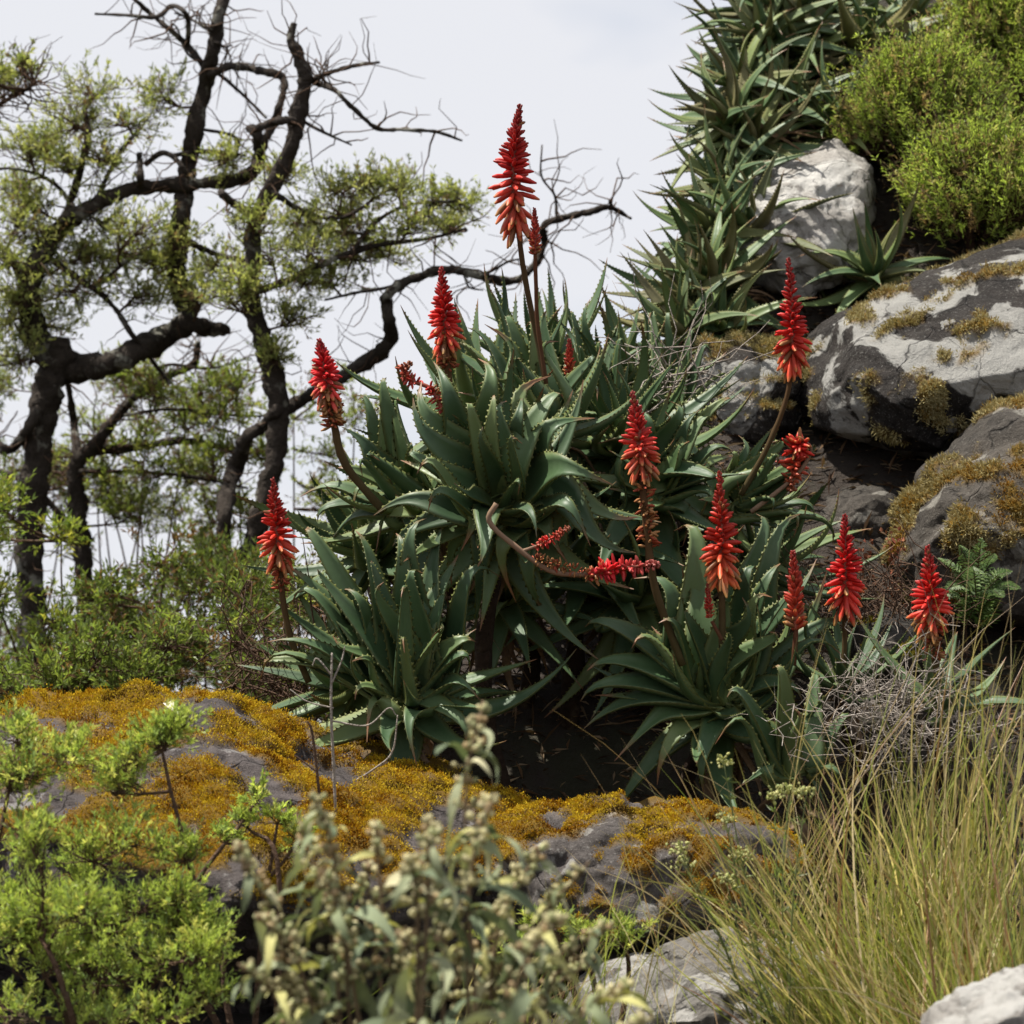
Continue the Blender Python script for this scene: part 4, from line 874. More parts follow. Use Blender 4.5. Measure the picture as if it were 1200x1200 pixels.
T2 = [
 [(280, 720, 19), (286, 670, 18), (300, 620, 16), (318, 560, 16), (327, 500, 16), (322, 440, 17), (308, 400, 16), (297, 360, 13), (295, 310, 12), (300, 260, 12), (318, 220, 12), (340, 175, 13), (350, 130, 12), (357, 95, 11), (350, 65, 8), (341, 46, 6), (345, 27, 3.5)],
 [(326, 482, 10), (360, 463, 9), (400, 440, 10), (440, 415, 12), (457, 395, 11), (455, 365, 9), (452, 348, 8), (475, 330, 7), (510, 318, 6), (540, 317, 6), (580, 328, 6), (605, 328, 5), (625, 312, 5), (638, 285, 5), (637, 265, 4.5), (660, 255, 4), (690, 248, 4), (715, 243, 3), (739, 256, 2)],
 [(645, 258, 2), (648, 230, 1.6), (634, 206, 1.3), (635, 170, 0.9)],
 [(578, 326, 2), (596, 308, 1.6), (612, 303, 1)],
 [(706, 246, 2), (711, 236, 1.5), (716, 234, 1)],
 [(637, 285, 1.5), (648, 285, 1)],
 [(546, 318, 1.3), (550, 336, 1.3), (566, 340, 0.9)],
 [(357, 97, 4), (385, 85, 3), (415, 77, 2.4), (444, 73, 1.4)],
 [(357, 112, 4), (385, 113, 3), (410, 130, 3), (440, 152, 3), (470, 153, 2.5), (510, 155, 2), (541, 165, 1.3)],
 [(354, 145, 2.2), (380, 156, 2), (412, 170, 1)],
 [(350, 143, 5), (325, 142, 5), (298, 152, 5)],
 [(325, 480, 8), (310, 496, 9), (286, 520, 11), (268, 570, 12), (262, 620, 11), (266, 700, 11)],
 [(297, 345, 5), (340, 328, 4), (400, 300, 4), (450, 286, 3), (500, 280, 2), (545, 268, 1.3)],
 [(420, 295, 3), (440, 262, 2.5), (480, 240, 2), (540, 235, 1.2)],
 [(320, 222, 4), (360, 250, 3), (400, 255, 2.5), (430, 240, 2)],
 [(452, 350, 2), (420, 345, 2), (380, 352, 1.5)],
 [(290, 250, 6), (268, 235, 5), (258, 225, 4)],
 [(370, 100, 1.5), (378, 85, 1.2), (385, 72, 0.9)]]
C2 = [(317, 292, 50, 24), (360, 300, 46, 22), (290, 335, 44, 22), (345, 262, 44, 20), (300, 262, 34, 18), (410, 248, 42, 18), (440, 225, 40, 18), (467, 222, 34, 20), (505, 238, 34, 16), (540, 240, 26, 14), (425, 275, 44, 16), (480, 268, 42, 14), (410, 305, 42, 18), (450, 300, 36, 12),
      (355, 335, 40, 16), (385, 330, 36, 14), (330, 210, 22, 18), (400, 222, 34, 14), (520, 270, 26, 8), (345, 375, 20, 10), (320, 420, 12, 18), (270, 350, 36, 16), (380, 280, 40, 16)]
tree('tree', 'forked dark tree with a long crooked dead limb reaching toward the tallest flower', T2, 9.9, C2, 2.0, k_sub=19, k_spr=4, nl=8, leafL=0.027, leafW=0.0072, tw=0.0024, spr=0.10)

T3 = [
 [(100, 700, 14), (96, 640, 14), (91, 590, 13), (90, 545, 12), (110, 522, 9), (135, 490, 8), (165, 460, 7), (200, 440, 5), (228, 425, 4), (232, 400, 3)],
 [(92, 545, 8), (86, 490, 4.5), (78, 440, 3)],
 [(108, 535, 6), (160, 526, 5.5), (215, 517, 5), (250, 522, 4), (276, 532, 2.5)],
 [(150, 475, 2), (190, 430, 2), (245, 432, 1.5), (290, 420, 1)],
 [(140, 490, 2), (200, 480, 2), (260, 486, 1.8), (312, 488, 1.2)],
 [(60, 550, 3), (140, 552, 2.5), (220, 558, 2.2), (290, 572, 1.5)],
 [(100, 640, 5), (60, 590, 5), (20, 560, 4), (-20, 545, 4)]]
C3 = [(190, 462, 36, 18), (235, 455, 36, 16), (275, 455, 30, 22), (262, 490, 34, 18), (215, 500, 30, 14), (300, 530, 34, 16), (175, 560, 40, 24), (225, 560, 36, 22), (150, 610, 36, 24), (260, 590, 34, 24), (140, 440, 22, 18), (160, 520, 30, 16), (255, 540, 30, 18), (120, 570, 34, 24)]
tree('tree', 'slender leaning tree with thin crossing branches between the two thick trunks', T3, 10.9, C3, 3.0, k_sub=12, k_spr=4, nl=8, leafL=0.030, leafW=0.009, tw=0.0024, spr=0.10, cols=[(0.15, 0.20, 0.045), (0.21, 0.27, 0.06), (0.28, 0.31, 0.08), (0.14, 0.10, 0.05)], w=[0.4, 0.3, 0.2, 0.1])
# a neighbour's branch tip that enters at the edge
T4 = [[(-220, 860, 20), (-210, 600, 17), (-170, 300, 12), (-110, 190, 8)], [(-110, 190, 5), (-50, 150, 4), (0, 122, 3), (30, 105, 2), (42, 95, 1.3)]]
tree('tree', 'tree mostly beyond the frame with one leafy branch tip against the sky', T4, 10.0, [(2, 100, 30, 18), (25, 88, 18, 14), (-20, 90, 30, 20), (-60, 120, 40, 30), (-120, 150, 60, 40), (-170, 250, 60, 50)], 4.0, k_sub=11, k_spr=4, nl=8, leafL=0.03, leafW=0.009, tw=0.0022, spr=0.09)

def shrub(name, label, base_px, d, clusters, cat='shrub', stems=6, group=None, twig_mat=None, **kw):
    """stems fan out from the ground; twigs and leaves are parts"""
    b = P(base_px[0], base_px[1], d); g = drop(b); root = empty(name, g, label, cat, group); A = Acc(); an = [g + [0, 0, 0.05]]
    cc = np.array([c[:2] for c in clusters]); sel = rng.permutation(len(clusters))[:stems]
    for q in sel:
        e = P(clusters[q][0], clusters[q][1], clusters[q][4] if len(clusters[q]) > 4 else d); mid = 0.45 * g + 0.55 * e + rng.normal(size=3) * 0.06 + [0, 0, 0.03]
        s = catmull([g + np.append(rng.normal(size=2) * 0.03, -0.03), mid, e], 12); V, F, F3 = tube(s, np.linspace(0.008, 0.003, 12) * kw.get('thick', 1.0), 6, 0.1, q); n0 = A.n; A.add(V, F, np.array((0.1, 0.06, 0.04))); A.F[3].append(F3 + n0); an.append(s[3:])
    an = np.vstack([np.atleast_2d(x) for x in an]); kw.pop('thick', None)
    T = Acc(); Lf = Acc(); grow(clusters, an, d, T=T, Lf=Lf, **kw)
    A.build('stems', twig_mat or M_TWIG, root); T.build('twigs', twig_mat or M_TWIG, root, kind='stuff'); Lf.build('foliage', M_FOL, root, False, kind='stuff')
    return root

def scatter(x0, x1, y0, y1, n, rx, ry, d0, d1):
    return [(rng.uniform(x0, x1), rng.uniform(y0, y1), rx * rng.uniform(0.7, 1.3), ry * rng.uniform(0.7, 1.3), rng.uniform(d0, d1)) for _ in range(n)]
DK = [(0.12, 0.165, 0.04), (0.17, 0.225, 0.05), (0.09, 0.125, 0.035), (0.27, 0.30, 0.07), (0.16, 0.095, 0.045)]; DKW = [0.3, 0.22, 0.24, 0.08, 0.16]
bk = dict(k_sub=15, k_spr=4, nl=7, leafL=0.030, leafW=0.009, tw=0.0024, spr=0.09, cols=DK, w=DKW, fill=1.0)
shrub('shrub', 'twiggy dark green shrub at the foot of the forked tree', (280, 900), 9.3, scatter(225, 345, 650, 830, 16, 44, 30, 8.8, 9.6), stems=8, **bk)
shrub('shrub', 'twiggy dark green shrub between the thick trunk and the slender leaning one', (150, 920), 9.2, scatter(95, 230, 640, 840, 19, 44, 30, 8.7, 9.6), stems=8, **bk)
shrub('shrub', 'yellowish green shrub pressed against the thick dark trunk', (-20, 900), 9.0, scatter(-80, 75, 570, 800, 16, 42, 30, 8.5, 9.6), stems=8, **{**bk, 'cols': [(0.20, 0.27, 0.05), (0.28, 0.33, 0.065), (0.13, 0.19, 0.045), (0.36, 0.36, 0.07)], 'w': [0.35, 0.25, 0.25, 0.15]})
shrub('shrub', 'dim low shrub behind the mossy boulder under the leaning aloe leaves', (350, 930), 8.2, scatter(270, 420, 690, 850, 14, 44, 30, 7.6, 8.4), stems=7, **bk)
shrub('shrub', 'low sunlit shrub along the back edge of the mossy boulder', (70, 930), 8.0, scatter(-20, 200, 740, 840, 14, 46, 26, 7.5, 8.2), stems=7, **{**bk, 'cols': [(0.16, 0.22, 0.05), (0.22, 0.28, 0.06), (0.11, 0.15, 0.04), (0.16, 0.10, 0.045)], 'w': [0.35, 0.3, 0.25, 0.1]})
shrub('shrub', 'hazy pale shrub far behind the tree trunks', (200, 930), 13.0, scatter(-100, 420, 700, 850, 26, 70, 40, 12.0, 14.0), stems=8, **{**bk, 'leafL': 0.04, 'leafW': 0.013, 'k_sub': 14})

thin = {**bk, 'k_sub': 11, 'k_spr': 4, 'nl': 7, 'tw': 0.0022, 'cols': [(0.17, 0.22, 0.06), (0.25, 0.30, 0.08), (0.33, 0.36, 0.11), (0.16, 0.10, 0.05)], 'w': [0.35, 0.3, 0.2, 0.15]}
shrub('shrub', 'tall airy thicket of thin stems behind the slender leaning tree', (170, 930), 11.6, scatter(40, 260, 440, 660, 26, 42, 24, 11.2, 12.0), stems=12, **thin)
shrub('shrub', 'tall airy thicket of thin stems behind the forked tree', (330, 930), 11.3, scatter(230, 420, 450, 680, 22, 40, 24, 10.9, 11.6), stems=10, **thin)
shrub('shrub', 'tall loose shrub showing pale leaves beyond the thick dark trunk', (-20, 930), 11.8, scatter(-60, 80, 430, 640, 14, 42, 26, 11.4, 12.1), stems=8, **thin)

# heath bushes on the slope
def heath(label, cx, cy, rx, ry, d, n, seed):
    """dense cushion of upright needle sprigs"""
    c = P(cx, cy, d); k = ppm(d); R = np.array([rx / k, rx / k * 0.85, ry / k]); base = drop(c + [0, 0.1, 0]); base[2] = min(base[2], c[2] - R[2] * 0.7)
    root = empty('heath_bush', base, label, 'shrub', 'heath bushes on the slope')
    u = rand_dir(n); u[:, 2] = np.where(u[:, 2] < -0.55, -u[:, 2], u[:, 2])
    keep = fbm(u, 3.2, 3, seed + 5) > -0.22 - 0.25 * rng.random(n); u = u[keep]; n = len(u)
    lump = 1 + 0.30 * fbm(u, 1.8, 3, seed) + 0.10 * fbm(u, 6, 2, seed + 1)
    nl_ = 9; lc_ = np.vstack([[0, 0, 0], rand_dir(nl_) * rng.uniform(0.35, 0.62, (nl_, 1))]); lr_ = np.concatenate([[0.78], rng.uniform(0.34, 0.55, nl_)]); li = rng.choice(nl_ + 1, n, p=lr_ ** 2 / (lr_ ** 2).sum())
    p = c + (lc_[li] + u * lr_[li][:, None] * lump[:, None] * rng.uniform(0.8, 1.05, (n, 1))) * R
    dv = nrm(u * 0.6 + np.array([0, -0.05, 1.0]) + rng.normal(size=(n, 3)) * 0.18); ln = rng.uniform(0.05, 0.13, n) * np.where(rng.random(n) < 0.12, 1.8, 1.0)
    A = Acc(); Tw = Acc()
    inner = c + (p - c) * 0.55 - [0, 0, 0.03]
    v, f = tubes(np.stack([inner, 0.5 * (inner + p), p + dv * ln[:, None]], 1), np.tile([0.003, 0.0018, 0.0008], (n, 1)), 3); Tw.add(v, f, np.array((0.12, 0.075, 0.04)))
    st = np.linspace(0, 1, 7)[1:-1]
    m = 16; iq = np.repeat(np.arange(n), m); fq = rng.random(n * m)
    pos = p[iq] + dv[iq] * (ln[iq] * fq)[:, None]; ld = nrm(dv[iq] * 0.75 + rand_dir(n * m) * 0.75)
    v, f = diamonds(pos, ld, rand_dir(n * m) * 0.75 + [0, -0.1, 0.9], rng.uniform(0.014, 0.026, n * m), 0.0042)
    g = pal([(0.32, 0.42, 0.09), (0.43, 0.53, 0.12), (0.22, 0.30, 0.065), (0.45, 0.43, 0.18), (0.29, 0.21, 0.11)], n, 0.2, [0.30, 0.24, 0.2, 0.14, 0.12])[iq] * rng.uniform(0.8, 1.2, (n * m, 1))
    A.add(v, f, np.repeat(g, 4, 0))
    # woody core
    for q in range(7):
        e = c + rand_dir(1)[0] * R * 0.6; V, F, F3 = tube(catmull([base - [0, 0, 0.04], 0.5 * (base + c) + rng.normal(size=3) * 0.04, e], 9), np.linspace(0.012, 0.005, 9), 6, 0.1, q); b = Tw.n; Tw.add(V, F, np.array((0.1, 0.06, 0.04))); Tw.F[3].append(F3 + b)
    Tw.build('stems', M_TWIG, root); A.build('foliage', M_FOL, root, False, kind='stuff')
def hd(px, py): return hit(px, py) - 0.1
heath('fluffy heath bush touching the whitish outcrop', 1075, 148, 100, 74, 8.7, 3000, 1.0)
heath('heath bush growing just above the dark lichen boulder', 1150, 240, 98, 76, 8.4, 3000, 2.0)
heath('highest heath bush on the slope, beside the star shaped aloe', 1180, 45, 84, 80, 9.0, 2600, 3.0)
heath('heath bush filling the gap between the other two', 1235, 130, 70, 90, 8.8, 1500, 4.0)

# ------------------------------------------------------------------ foreground
BR = [(0.34, 0.43, 0.10), (0.42, 0.50, 0.125), (0.27, 0.36, 0.09), (0.54, 0.56, 0.17), (0.26, 0.35, 0.13)]; BRW = [0.3, 0.25, 0.2, 0.15, 0.1]
fg = dict(k_sub=13, k_spr=5, nl=12, leafL=0.0140, leafW=0.0036, tw=0.0013, spr=0.056, cols=BR, w=BRW, up=0.8, ztw=(0.10, 0.055, 0.035))
cl = [(40, 905, 44, 26, 4.7), (85, 885, 36, 20, 4.7), (20, 870, 30, 22, 4.75), (130, 930, 30, 24, 4.7), (150, 900, 24, 22, 4.7), (205, 858, 16, 16, 4.7), (190, 880, 18, 18, 4.7), (110, 1010, 44, 30, 4.65), (160, 990, 40, 28, 4.65), (215, 1010, 34, 26, 4.65),
      (30, 980, 44, 32, 4.7), (10, 1050, 44, 34, 4.65), (90, 1075, 46, 32, 4.6), (160, 1070, 46, 30, 4.6), (210, 1060, 34, 28, 4.6), (60, 1140, 50, 34, 4.55), (130, 1140, 50, 34, 4.55), (200, 1130, 46, 34, 4.55), (20, 1190, 50, 30, 4.5), (110, 1200, 55, 30, 4.5), (190, 1195, 50, 30, 4.5), (240, 1100, 26, 30, 4.6), (235, 1170, 30, 30, 4.55), (10, 930, 30, 24, 4.75)]
cl = [(x, y, rx * (1.25 if y > 970 else 1.15), ry * (1.2 if y > 970 else 1.0), d) for x, y, rx, ry, d in cl] + scatter(-10, 235, 990, 1200, 16, 26, 20, 4.35, 4.8)
shrub('leafy_shrub', 'bright green fine leaved shrub in front of the mossy boulder', (110, 1330), 4.6, cl, stems=12, **fg)
shrub('leafy_shrub', 'young green sprig shoot on the moss beside the grey seed head shrub', (300, 1150), 5.0, [(300, 940, 12, 16, 5.0), (325, 965, 18, 14, 5.0), (290, 970, 16, 14, 5.0), (350, 985, 18, 12, 5.0), (265, 985, 16, 14, 5.0)], stems=4, **{**fg, 'k_sub': 6, 'spr': 0.035})
shrub('leafy_shrub', 'small low green herb in the gap between the boulder and pale rock', (700, 1200), 5.0, [(690, 1090, 34, 14, 5.0), (730, 1100, 30, 14, 5.0), (640, 1085, 34, 14, 5.0), (590, 1110, 34, 16, 5.0)], stems=4, **{**fg, 'k_sub': 8, 'spr': 0.035})

# grey-green shrub with seed heads, close to the camera
DF = 3.35; kf = ppm(DF)
LANCE = []
for q in range(8):
    m = 9; t = np.linspace(0, 1, m); Ln = 0.10; cv = rng.uniform(1.2, 2.6); sb = rng.normal() * 0.4
    ang = 0.3 - cv * t; y = np.cumsum(np.cos(ang)) / m * Ln; z = np.cumsum(np.sin(ang)) / m * Ln; x = sb * t ** 2 * Ln * 0.4
    wv = 0.0088 * np.sin(np.pi * np.clip(t, 0.02, 0.98) ** 0.8) ** 0.8; tw_ = rng.normal() * 0.5 * t
    C = np.stack([x, y, z], 1); S = np.stack([np.cos(tw_), np.zeros(m), np.sin(tw_)], 1)
    und = 0.003 * np.sin(t * 9 + q)
    V = np.stack([C - S * wv[:, None] + [0, 0, 1] * (0.35 * wv + und)[:, None], C, C + S * wv[:, None] + [0, 0, 1] * (0.35 * wv - und)[:, None]], 1).reshape(-1, 3)
    i = np.arange(m - 1)[:, None] * 3; F = np.concatenate([np.concatenate([i + j, i + j + 1, i + j + 4, i + j + 3], 1) for j in (0, 1)])
    c = np.array([(0.15, 0.175, 0.10), (0.19, 0.21, 0.13), (0.09, 0.115, 0.07), (0.32, 0.31, 0.13), (0.16, 0.19, 0.12), (0.11, 0.13, 0.08), (0.36, 0.34, 0.22), (0.22, 0.235, 0.15)][q]) * 1.3
    me = mesh_data('felted_leaf_shape', V, F, np.tile(c, (len(V), 1))); me.materials.append(M_GREY); LANCE.append(me)
gb = drop(P(500, 1400, DF)); gs = empty('seed_head_shrub', gb, 'soft focus grey green shrub with drooping leaves and beige seed heads', 'shrub')
STEMS = [((566, 822), (545, 960), 1), ((350, 960), (390, 1100), 1), ((366, 925), (400, 1060), 1), ((272, 985), (330, 1110), 1), ((430, 1010), (440, 1120), 1), ((480, 1000), (490, 1110), 1), ((300, 1070), (360, 1160), 1), ((520, 1050), (520, 1150), 1),
         ((640, 985), (580, 1110), 1), ((600, 1040), (560, 1150), 1), ((700, 1120), (620, 1200), 1), ((745, 1150), (660, 1230), 1), ((400, 1090), (420, 1190), 1), ((580, 930), (550, 1050), 1), ((660, 1070), (600, 1180), 1), ((330, 1140), (390, 1220), 1), ((470, 1090), (480, 1200), 1), ((545, 1110), (530, 1200), 1), ((440, 960), (450, 1080), 0.6), ((690, 1010), (620, 1120), 1), ((720, 1080), (640, 1170), 1), ((620, 1100), (570, 1200), 1), ((380, 1020), (410, 1130), 1), ((505, 960), (500, 1080), 1), ((280, 1130), (350, 1210), 1), ((765, 1190), (690, 1260), 1)]
for (tx, ty), (mx_, my_), fz in STEMS:
    d = DF + rng.normal() * 0.12; tip = P(tx, ty, d); mid = P(mx_, my_, d + rng.normal() * 0.05)
    s = catmull([gb + np.append(rng.normal(size=2) * 0.05, -0.03), 0.5 * (gb + mid) + rng.normal(size=3) * 0.03, mid, tip], 26)
    V, F, F3 = tube(s, np.linspace(0.0042, 0.0018, 26), 6, 0.05, tx); cs = np.tile((0.17, 0.12, 0.075), (len(V), 1)); so_ = part('stem', V, [F, F3], M_GREY, gs, cs)
    # seed heads along the top of the stem
    nb = int(60 * fz); i0 = np.clip((26 - 1 - rng.random(nb) ** 1.1 * 9).astype(int), 0, 25); pos = s[i0]
    side = rand_dir(nb); side[:, 2] = np.abs(side[:, 2]) * 0.6; off = nrm(side) * (rng.uniform(0.006, 0.024, (nb, 1)) * (0.35 + 0.65 * ((25 - i0) / 9)[:, None]))
    c0 = pos + off; dv = nrm(off + [0, 0, 0.012]); ln = rng.uniform(0.006, 0.0115, nb)
    Pt = c0[:, None] + dv[:, None] * (ln[:, None] * np.array([0, 0.3, 0.7, 1.0]))[..., None]; R = ln[:, None] * np.array([0.2, 0.46, 0.42, 0.1])
    v, f = tubes(Pt, R, 6); cc = pal([(0.50, 0.46, 0.27), (0.56, 0.51, 0.31), (0.42, 0.38, 0.22), (0.40, 0.41, 0.22), (0.38, 0.28, 0.16)], nb)
    A = Acc(); A.add(v, f, np.repeat(cc, 24, 0)); v, f = tubes(np.stack([pos, 0.5 * (pos + c0), c0], 1), np.full((nb, 3), 0.0008), 3); A.add(v, f, np.array((0.22, 0.19, 0.1))); A.build('seed_heads', M_GREY, so_, kind='stuff')
    # leaves
    for q in range(19 if fz == 1 else 8):
        i = rng.integers(9, 24); az = rng.uniform(0, 6.28); sc = rng.uniform(0.5, 1.3) * (1.0 if i < 20 else 0.65)
        o = bpy.data.objects.new('leaf', LANCE[rng.integers(0, 8)]); COL.objects.link(o); o.parent = gs
        o.matrix_local = Matrix.Translation(Vector(s[i] - gb)) @ Matrix.Rotation(az, 4, 'Z') @ Matrix.Rotation(rng.uniform(-0.7, 0.5), 4, 'X') @ Matrix.Rotation(rng.normal() * 0.4, 4, 'Y') @ Matrix.Scale(sc, 4)

# grass tussocks
def tussock(label, bx, by, d, n, tips, wd=0.0048, hgt=0.9, cols=None, w=None, r=0.09):
    """arching blades from one crown; tips = list of (px, py, spread px) the blades reach for"""
    g = drop(P(bx, by, d)); 
    tp = np.array([t[:2] for t in tips], float); sp = np.array([t[2] for t in tips], float); k = rng.choice(len(tips), n)
    b = g + np.concatenate([rng.normal(size=(n, 2)) * r, np.full((n, 1), -0.02)], 1); b[:, 2] = zt(b[:, 0], b[:, 1]) - 0.02
    e = P(tp[k, 0] + rng.normal(size=n) * sp[k], tp[k, 1] + rng.normal(size=n) * sp[k], d + rng.normal(size=n) * 0.16)
    e = b + (e - b) * rng.uniform(0.45, 1.08, (n, 1))
    ln = np.linalg.norm(e - b, axis=1, keepdims=True)
    mid = b + (e - b) * 0.5 + np.array([0, 0, 1.0]) * ln * rng.uniform(0.0, 0.24, (n, 1)) + rng.normal(size=(n, 3)) * ln * 0.07
    m = 8; t = np.linspace(0, 1, m)[None, :, None]; C = (1 - t) ** 2 * b[:, None] + 2 * t * (1 - t) * mid[:, None] + t * t * e[:, None]
    T = nrm(e - b); S = nrm(np.cross(T, rand_dir(n))); wv = wd * rng.uniform(0.3, 1.3, (n, 1)) * (1 - np.linspace(0, 1, m)[None] ** 2.2) + 0.0003
    nn = np.cross(S, T); V = np.stack([C - S[:, None] * wv[..., None] * 0.5 + nn[:, None] * wv[..., None] * 0.2, C, C + S[:, None] * wv[..., None] * 0.5 + nn[:, None] * wv[..., None] * 0.2], 2)
    q = (np.arange(n)[:, None] * (m * 3) + np.arange(m - 1)[None] * 3).reshape(-1, 1)
    F = np.concatenate([q + [[0, 1, 4, 3]], q + [[1, 2, 5, 4]]])
    c = pal(cols, n, 0.2, w); tipc = np.array((0.36, 0.25, 0.13)); f = np.linspace(0, 1, m)[None, :, None]
    dryf = rng.random((n, 1, 1)) * np.clip(f * 1.4 - 0.45, 0, 1); cc = c[:, None] * (1 - dryf) + tipc * dryf
    o = part('grass_tussock', V.reshape(-1, 3) - 0, F, M_GRASS, None, np.repeat(cc.reshape(-1, 3), 3, 0))
    tag(o, label, 'grass', kind='stuff'); return o
GC = [(0.23, 0.30, 0.065), (0.31, 0.37, 0.085), (0.42, 0.41, 0.14), (0.60, 0.50, 0.30), (0.30, 0.16, 0.09), (0.15, 0.20, 0.05)]; GCW = [0.24, 0.22, 0.15, 0.24, 0.09, 0.06]
tussock('tall tussock of green and straw grass fanning up beside the dark rock', 1120, 1290, 5.1, 680, [(1180, 740, 60), (1130, 800, 50), (1090, 850, 50), (1040, 880, 55), (1220, 800, 60), (1160, 950, 60), (1080, 980, 60), (1000, 960, 50)], cols=GC, w=GCW)
tussock('grass tussock leaning low over the pale boulder', 1030, 1270, 4.95, 520, [(960, 880, 50), (900, 950, 50), (850, 1020, 50), (800, 1080, 50), (900, 1080, 60), (980, 1020, 60), (780, 980, 40), (840, 930, 40), (1000, 1100, 60)], cols=GC, w=[0.22, 0.22, 0.16, 0.26, 0.08, 0.06])
tussock('short reddish and green grass around the white rock', 1170, 1310, 4.7, 480, [(1120, 1050, 60), (1180, 1000, 60), (1060, 1090, 60), (1220, 1060, 50), (1100, 980, 50), (980, 1130, 60)], cols=GC, w=[0.2, 0.2, 0.22, 0.2, 0.12, 0.06])
tussock('sparse straw grass stems in front of the dark rosette', 900, 1230, 5.1, 70, [(740, 880, 30), (800, 850, 30), (870, 830, 30), (700, 870, 20), (920, 800, 30), (1000, 700, 40), (1100, 720, 30), (1190, 700, 30), (1060, 760, 30)], wd=0.0026, cols=[(0.5, 0.4, 0.24), (0.4, 0.25, 0.14), (0.36, 0.36, 0.13)], w=[0.5, 0.3, 0.2], r=0.14)
tussock('thin grass wisps at the base of the mossy slab', 640, 1230, 4.9, 160, [(600, 1080, 50), (700, 1080, 50), (650, 1050, 40), (760, 1060, 40)], wd=0.0024, cols=GC, w=GCW, r=0.16)

# dry twig tangle beside the rosettes
def tangle(name, label, cx, cy, rx, ry, d, n, mat, seg, r0, cat='twigs', ground_z=None):
    k = ppm(d); c = P(cx, cy, d); A = Acc()
    st = c + rng.normal(size=(n, 3)) * np.array([rx, rx * 0.5, ry]) / k * 0.55
    dv = rand_dir(n); dv[:, 2] = np.abs(dv[:, 2]) * 0.8
    pts = [st]; 
    for q in range(5):
        dv = nrm(dv + rng.normal(size=(n, 3)) * 0.45); pts.append(pts[-1] + dv * seg * rng.uniform(0.5, 1.2, (n, 1)))
    Pt = np.stack(pts, 1); v, f = tubes(Pt, r0 * np.tile(np.linspace(1.2, 0.4, 6), (n, 1)) * rng.uniform(0.6, 1.3, (n, 1)), 4)
    v[:, 2] = np.maximum(v[:, 2], zt(v[:, 0], v[:, 1]) + 0.003)
    A.add(v, f); o = A.build(name, mat); tag(o, label, cat, kind='stuff'); return o
tangle('dry_twigs', 'tangle of bleached grey dead twigs between the aloes and tall grass', 1045, 850, 85, 65, 5.75, 240, M_DEAD, 0.036, 0.0014)
tangle('dry_twigs', 'brown dead twigs littering the rocks around the single red spikes', 1020, 735, 90, 50, 6.5, 260, M_TWIG, 0.045, 0.0018)
tangle('dry_twigs', 'dead brown twigs behind the mossy boulder under the shaded rosette', 340, 800, 60, 50, 6.7, 160, M_TWIG, 0.06, 0.002)
tangle('dry_twigs', 'dead twigs and stalks crossing the dry aloe crowns', 790, 445, 60, 30, 6.85, 34, M_DEAD, 0.075, 0.002)

# two bare saplings standing on the moss
def bare(label, pl, side, d, mat):
    root = empty('bare_sapling', P(pl[0][0], pl[0][1], d), label, 'twig'); p, r = limb_pts(pl, d, 0); V, F, F3 = tube(p, r, 6, 0.15, d); part('stem', V, [F, F3], mat, root)
    for q in side:
        p, r = limb_pts(q, d, 0); V, F, F3 = tube(p, r, 5, 0.1, d); part('branch', V, [F, F3], mat, root)
bare('pale bare sapling standing on the golden moss', [(394, 965, 2.2), (391, 900, 2.0), (388, 830, 1.7), (389, 765, 1.3)], [[(389, 800, 1.2), (400, 775, 1), (404, 758, 0.8)], [(389, 792, 1.2), (372, 772, 1), (366, 780, 0.7)], [(391, 830, 1.1), (360, 822, 0.9), (340, 808, 0.7)], [(390, 845, 1.2), (430, 850, 1), (455, 830, 0.8), (464, 838, 0.6)]], 5.4, M_DEAD)
bare('thin dark bare sapling standing on the golden moss', [(378, 990, 2.2), (374, 930, 2.0), (366, 860, 1.7), (360, 845, 1.2)], [[(372, 905, 1.2), (352, 890, 1), (345, 885, 0.7)]], 5.35, M_TWIG)
bare('bleached fallen twig lying across the boulder edge', [(400, 925, 1.6), (440, 900, 1.4), (460, 880, 1.2), (466, 838, 0.8)], [[(440, 900, 1.0), (455, 893, 0.7)]], 5.7, M_DEAD)

# fern by the yellow lichen boulder
fr = drop(P(1140, 760, 6.5)); fern = empty('fern', fr, 'small bright fern growing against the yellow lichen boulder', 'fern')
for (tx, ty, dz) in [(1100, 655, 0), (1125, 640, 0.05), (1150, 632, 0), (1110, 690, -0.06), (1165, 650, -0.05), (1185, 670, 0.02), (1090, 705, -0.08), (1140, 665, -0.12), (1175, 700, -0.1), (1195, 690, -0.05)]:
    tip = P(tx, ty, 6.45 + dz); b = P(1145, 725, 6.5); C = catmull([b, 0.5 * (b + tip) + [0, 0, 0.04], tip], 22); A = Acc()
    V, F, F3 = tube(C, np.linspace(0.0018, 0.0005, 22), 4); n0 = A.n; A.add(V, F, np.array((0.09, 0.08, 0.03))); A.F[3].append(F3 + n0)
    T = nrm(np.gradient(C, axis=0)); S = nrm(np.cross(T, [0, -0.6, 0.8])); u = np.linspace(0, 1, 22)
    for sg in (1, -1):
        ln = 0.045 * (1 - u) ** 0.8 + 0.004
        for q in range(3):
            v, f = diamonds(C + S * sg * (ln * q / 3)[:, None], nrm(S * sg + T * 0.5 + rng.normal(size=(22, 3)) * 0.12), np.tile([0, -0.6, 0.8], (22, 1)), ln * 0.6, 0.009 * (1 - q * 0.2)); A.add(v, f, np.repeat(pal([(0.10, 0.17, 0.05), (0.14, 0.21, 0.06), (0.08, 0.13, 0.04)], 22), 4, 0))
    A.build('frond', M_FOL, fern, False)

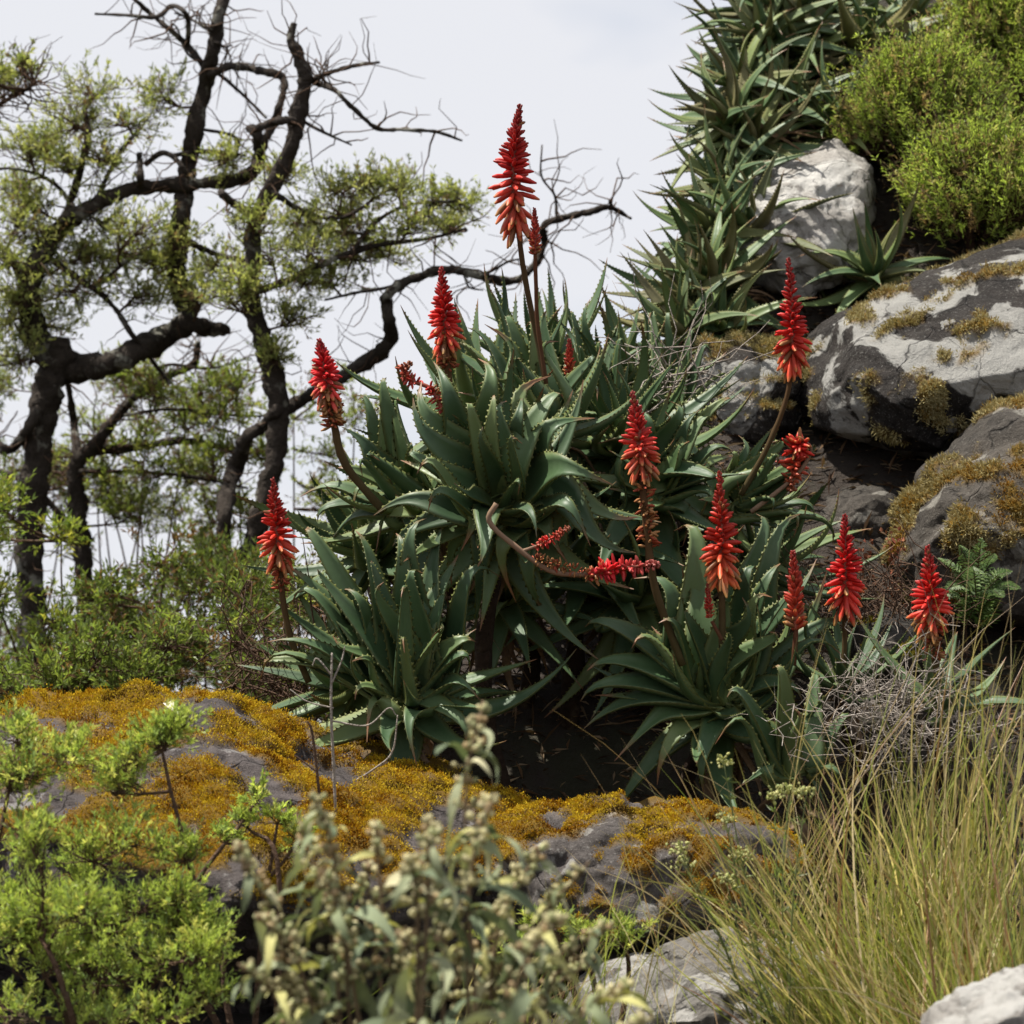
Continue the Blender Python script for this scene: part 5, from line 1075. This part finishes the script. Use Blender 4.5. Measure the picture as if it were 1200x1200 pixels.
# yellow flowered herb rising from the grass
hb = drop(P(930, 1200, 4.9)); herb = empty('flowering_herb', hb, 'slender herb with small pale yellow flower clusters rising from the grass', 'flower')
for (tx, ty) in [(848, 893), (908, 932), (925, 925), (868, 1002), (800, 1012), (795, 995), (850, 1030), (945, 928), (850, 960)]:
    d = 4.9 + rng.normal() * 0.04; tip = P(tx, ty, d); C = catmull([hb + np.append(rng.normal(size=2) * 0.04, -0.02), P((tx + 930) / 2 - 10, (ty + 1200) / 2 + 20, d), tip], 16)
    V, F, F3 = tube(C, np.linspace(0.0022, 0.001, 16), 5); st_ = part('stem', V, [F, F3], M_GREY, herb, np.tile((0.16, 0.19, 0.08), (len(V), 1)))
    m = 40; c0 = tip + rng.normal(size=(m, 3)) * np.array([0.010, 0.008, 0.006]); dv = nrm(rng.normal(size=(m, 3)) + [0, 0, 1.5]); ln = rng.uniform(0.004, 0.007, m)
    v, f = tubes(c0[:, None] + dv[:, None] * (ln[:, None] * np.array([0, 0.5, 1]))[..., None], ln[:, None] * np.array([0.25, 0.45, 0.25]), 5); part('flower_cluster', v, f, M_GREY, st_, np.repeat(pal([(0.40, 0.40, 0.16), (0.46, 0.45, 0.22), (0.32, 0.35, 0.14)], m), 15, 0), kind='stuff')
    q = 40; i = rng.integers(4, 15, q); v, f = diamonds(C[i], nrm(rand_dir(q) + [0, 0, 0.8]), rand_dir(q), rng.uniform(0.012, 0.03, q), 0.004); part('foliage', v, f, M_FOL, st_, np.repeat(pal([(0.14, 0.19, 0.06), (0.20, 0.23, 0.10)], q), 4, 0), False, 'stuff')

# rust coloured dock seed heads by the low mossy rock
db = drop(P(1030, 800, 6.7)); dk_ = empty('dried_seed_stalks', db, 'rust brown dried seed stalks in front of the recessed rock', 'plant')
for (tx, ty, mx_) in [(1045, 625, 1040), (1012, 640, 1015), (1052, 640, 1048)]:
    tip = P(tx, ty, 6.7); C = catmull([db - [0, 0, 0.02], P(mx_, 720, 6.7), tip], 16); V, F, F3 = tube(C, np.linspace(0.0025, 0.001, 16), 5); st_ = part('stem', V, [F, F3], M_TWIG, dk_)
    m = 70; i = rng.integers(8, 16, m); c0 = C[i] + rng.normal(size=(m, 3)) * 0.012; v, f = diamonds(c0, rand_dir(m), rand_dir(m), 0.014, 0.011); part('seed_head', v, f, M_DRY, st_, np.repeat(pal([(0.16, 0.05, 0.03), (0.22, 0.09, 0.05), (0.12, 0.05, 0.03)], m), 4, 0), False, 'stuff')

# litter of dead leaves and crumbs on the slope
n = 15000
lx = rng.uniform(-0.7, 1.7, n); ly = rng.uniform(5.7, 8.6, n); pos = np.stack([lx, ly, zt(lx, ly) + 0.006], 1); dv = rand_dir(n); dv[:, 2] *= 0.35
v, f = diamonds(pos, dv, np.tile([0, 0, 1.0], (n, 1)) + rand_dir(n) * 0.5, rng.uniform(0.015, 0.09, n), rng.uniform(0.004, 0.014, n))
o = part('leaf_litter', v, f, M_DRY, None, np.repeat(pal([(0.08, 0.05, 0.03), (0.16, 0.10, 0.06), (0.32, 0.24, 0.16), (0.05, 0.03, 0.02)], n), 4, 0), False); tag(o, 'brown dead leaf litter on the slope under the aloes', 'litter', kind='stuff')
# a bleached scrap of leaf on the moss
V, F, C = aloe_leaf(P(np.array([196, 205, 213]), np.array([829, 838, 846]), np.array([5.75, 5.72, 5.70])) + [0, 0, 0.01], 0.012, 0.003, (0, -0.5, 0.8), (1, 0, 0), 0.0, toothed=False)
o = part('fallen_leaf', V, F, M_DRY, None, np.tile((0.62, 0.58, 0.5), (len(V), 1))); tag(o, 'bleached white dead leaf lying on the golden moss', 'leaf')
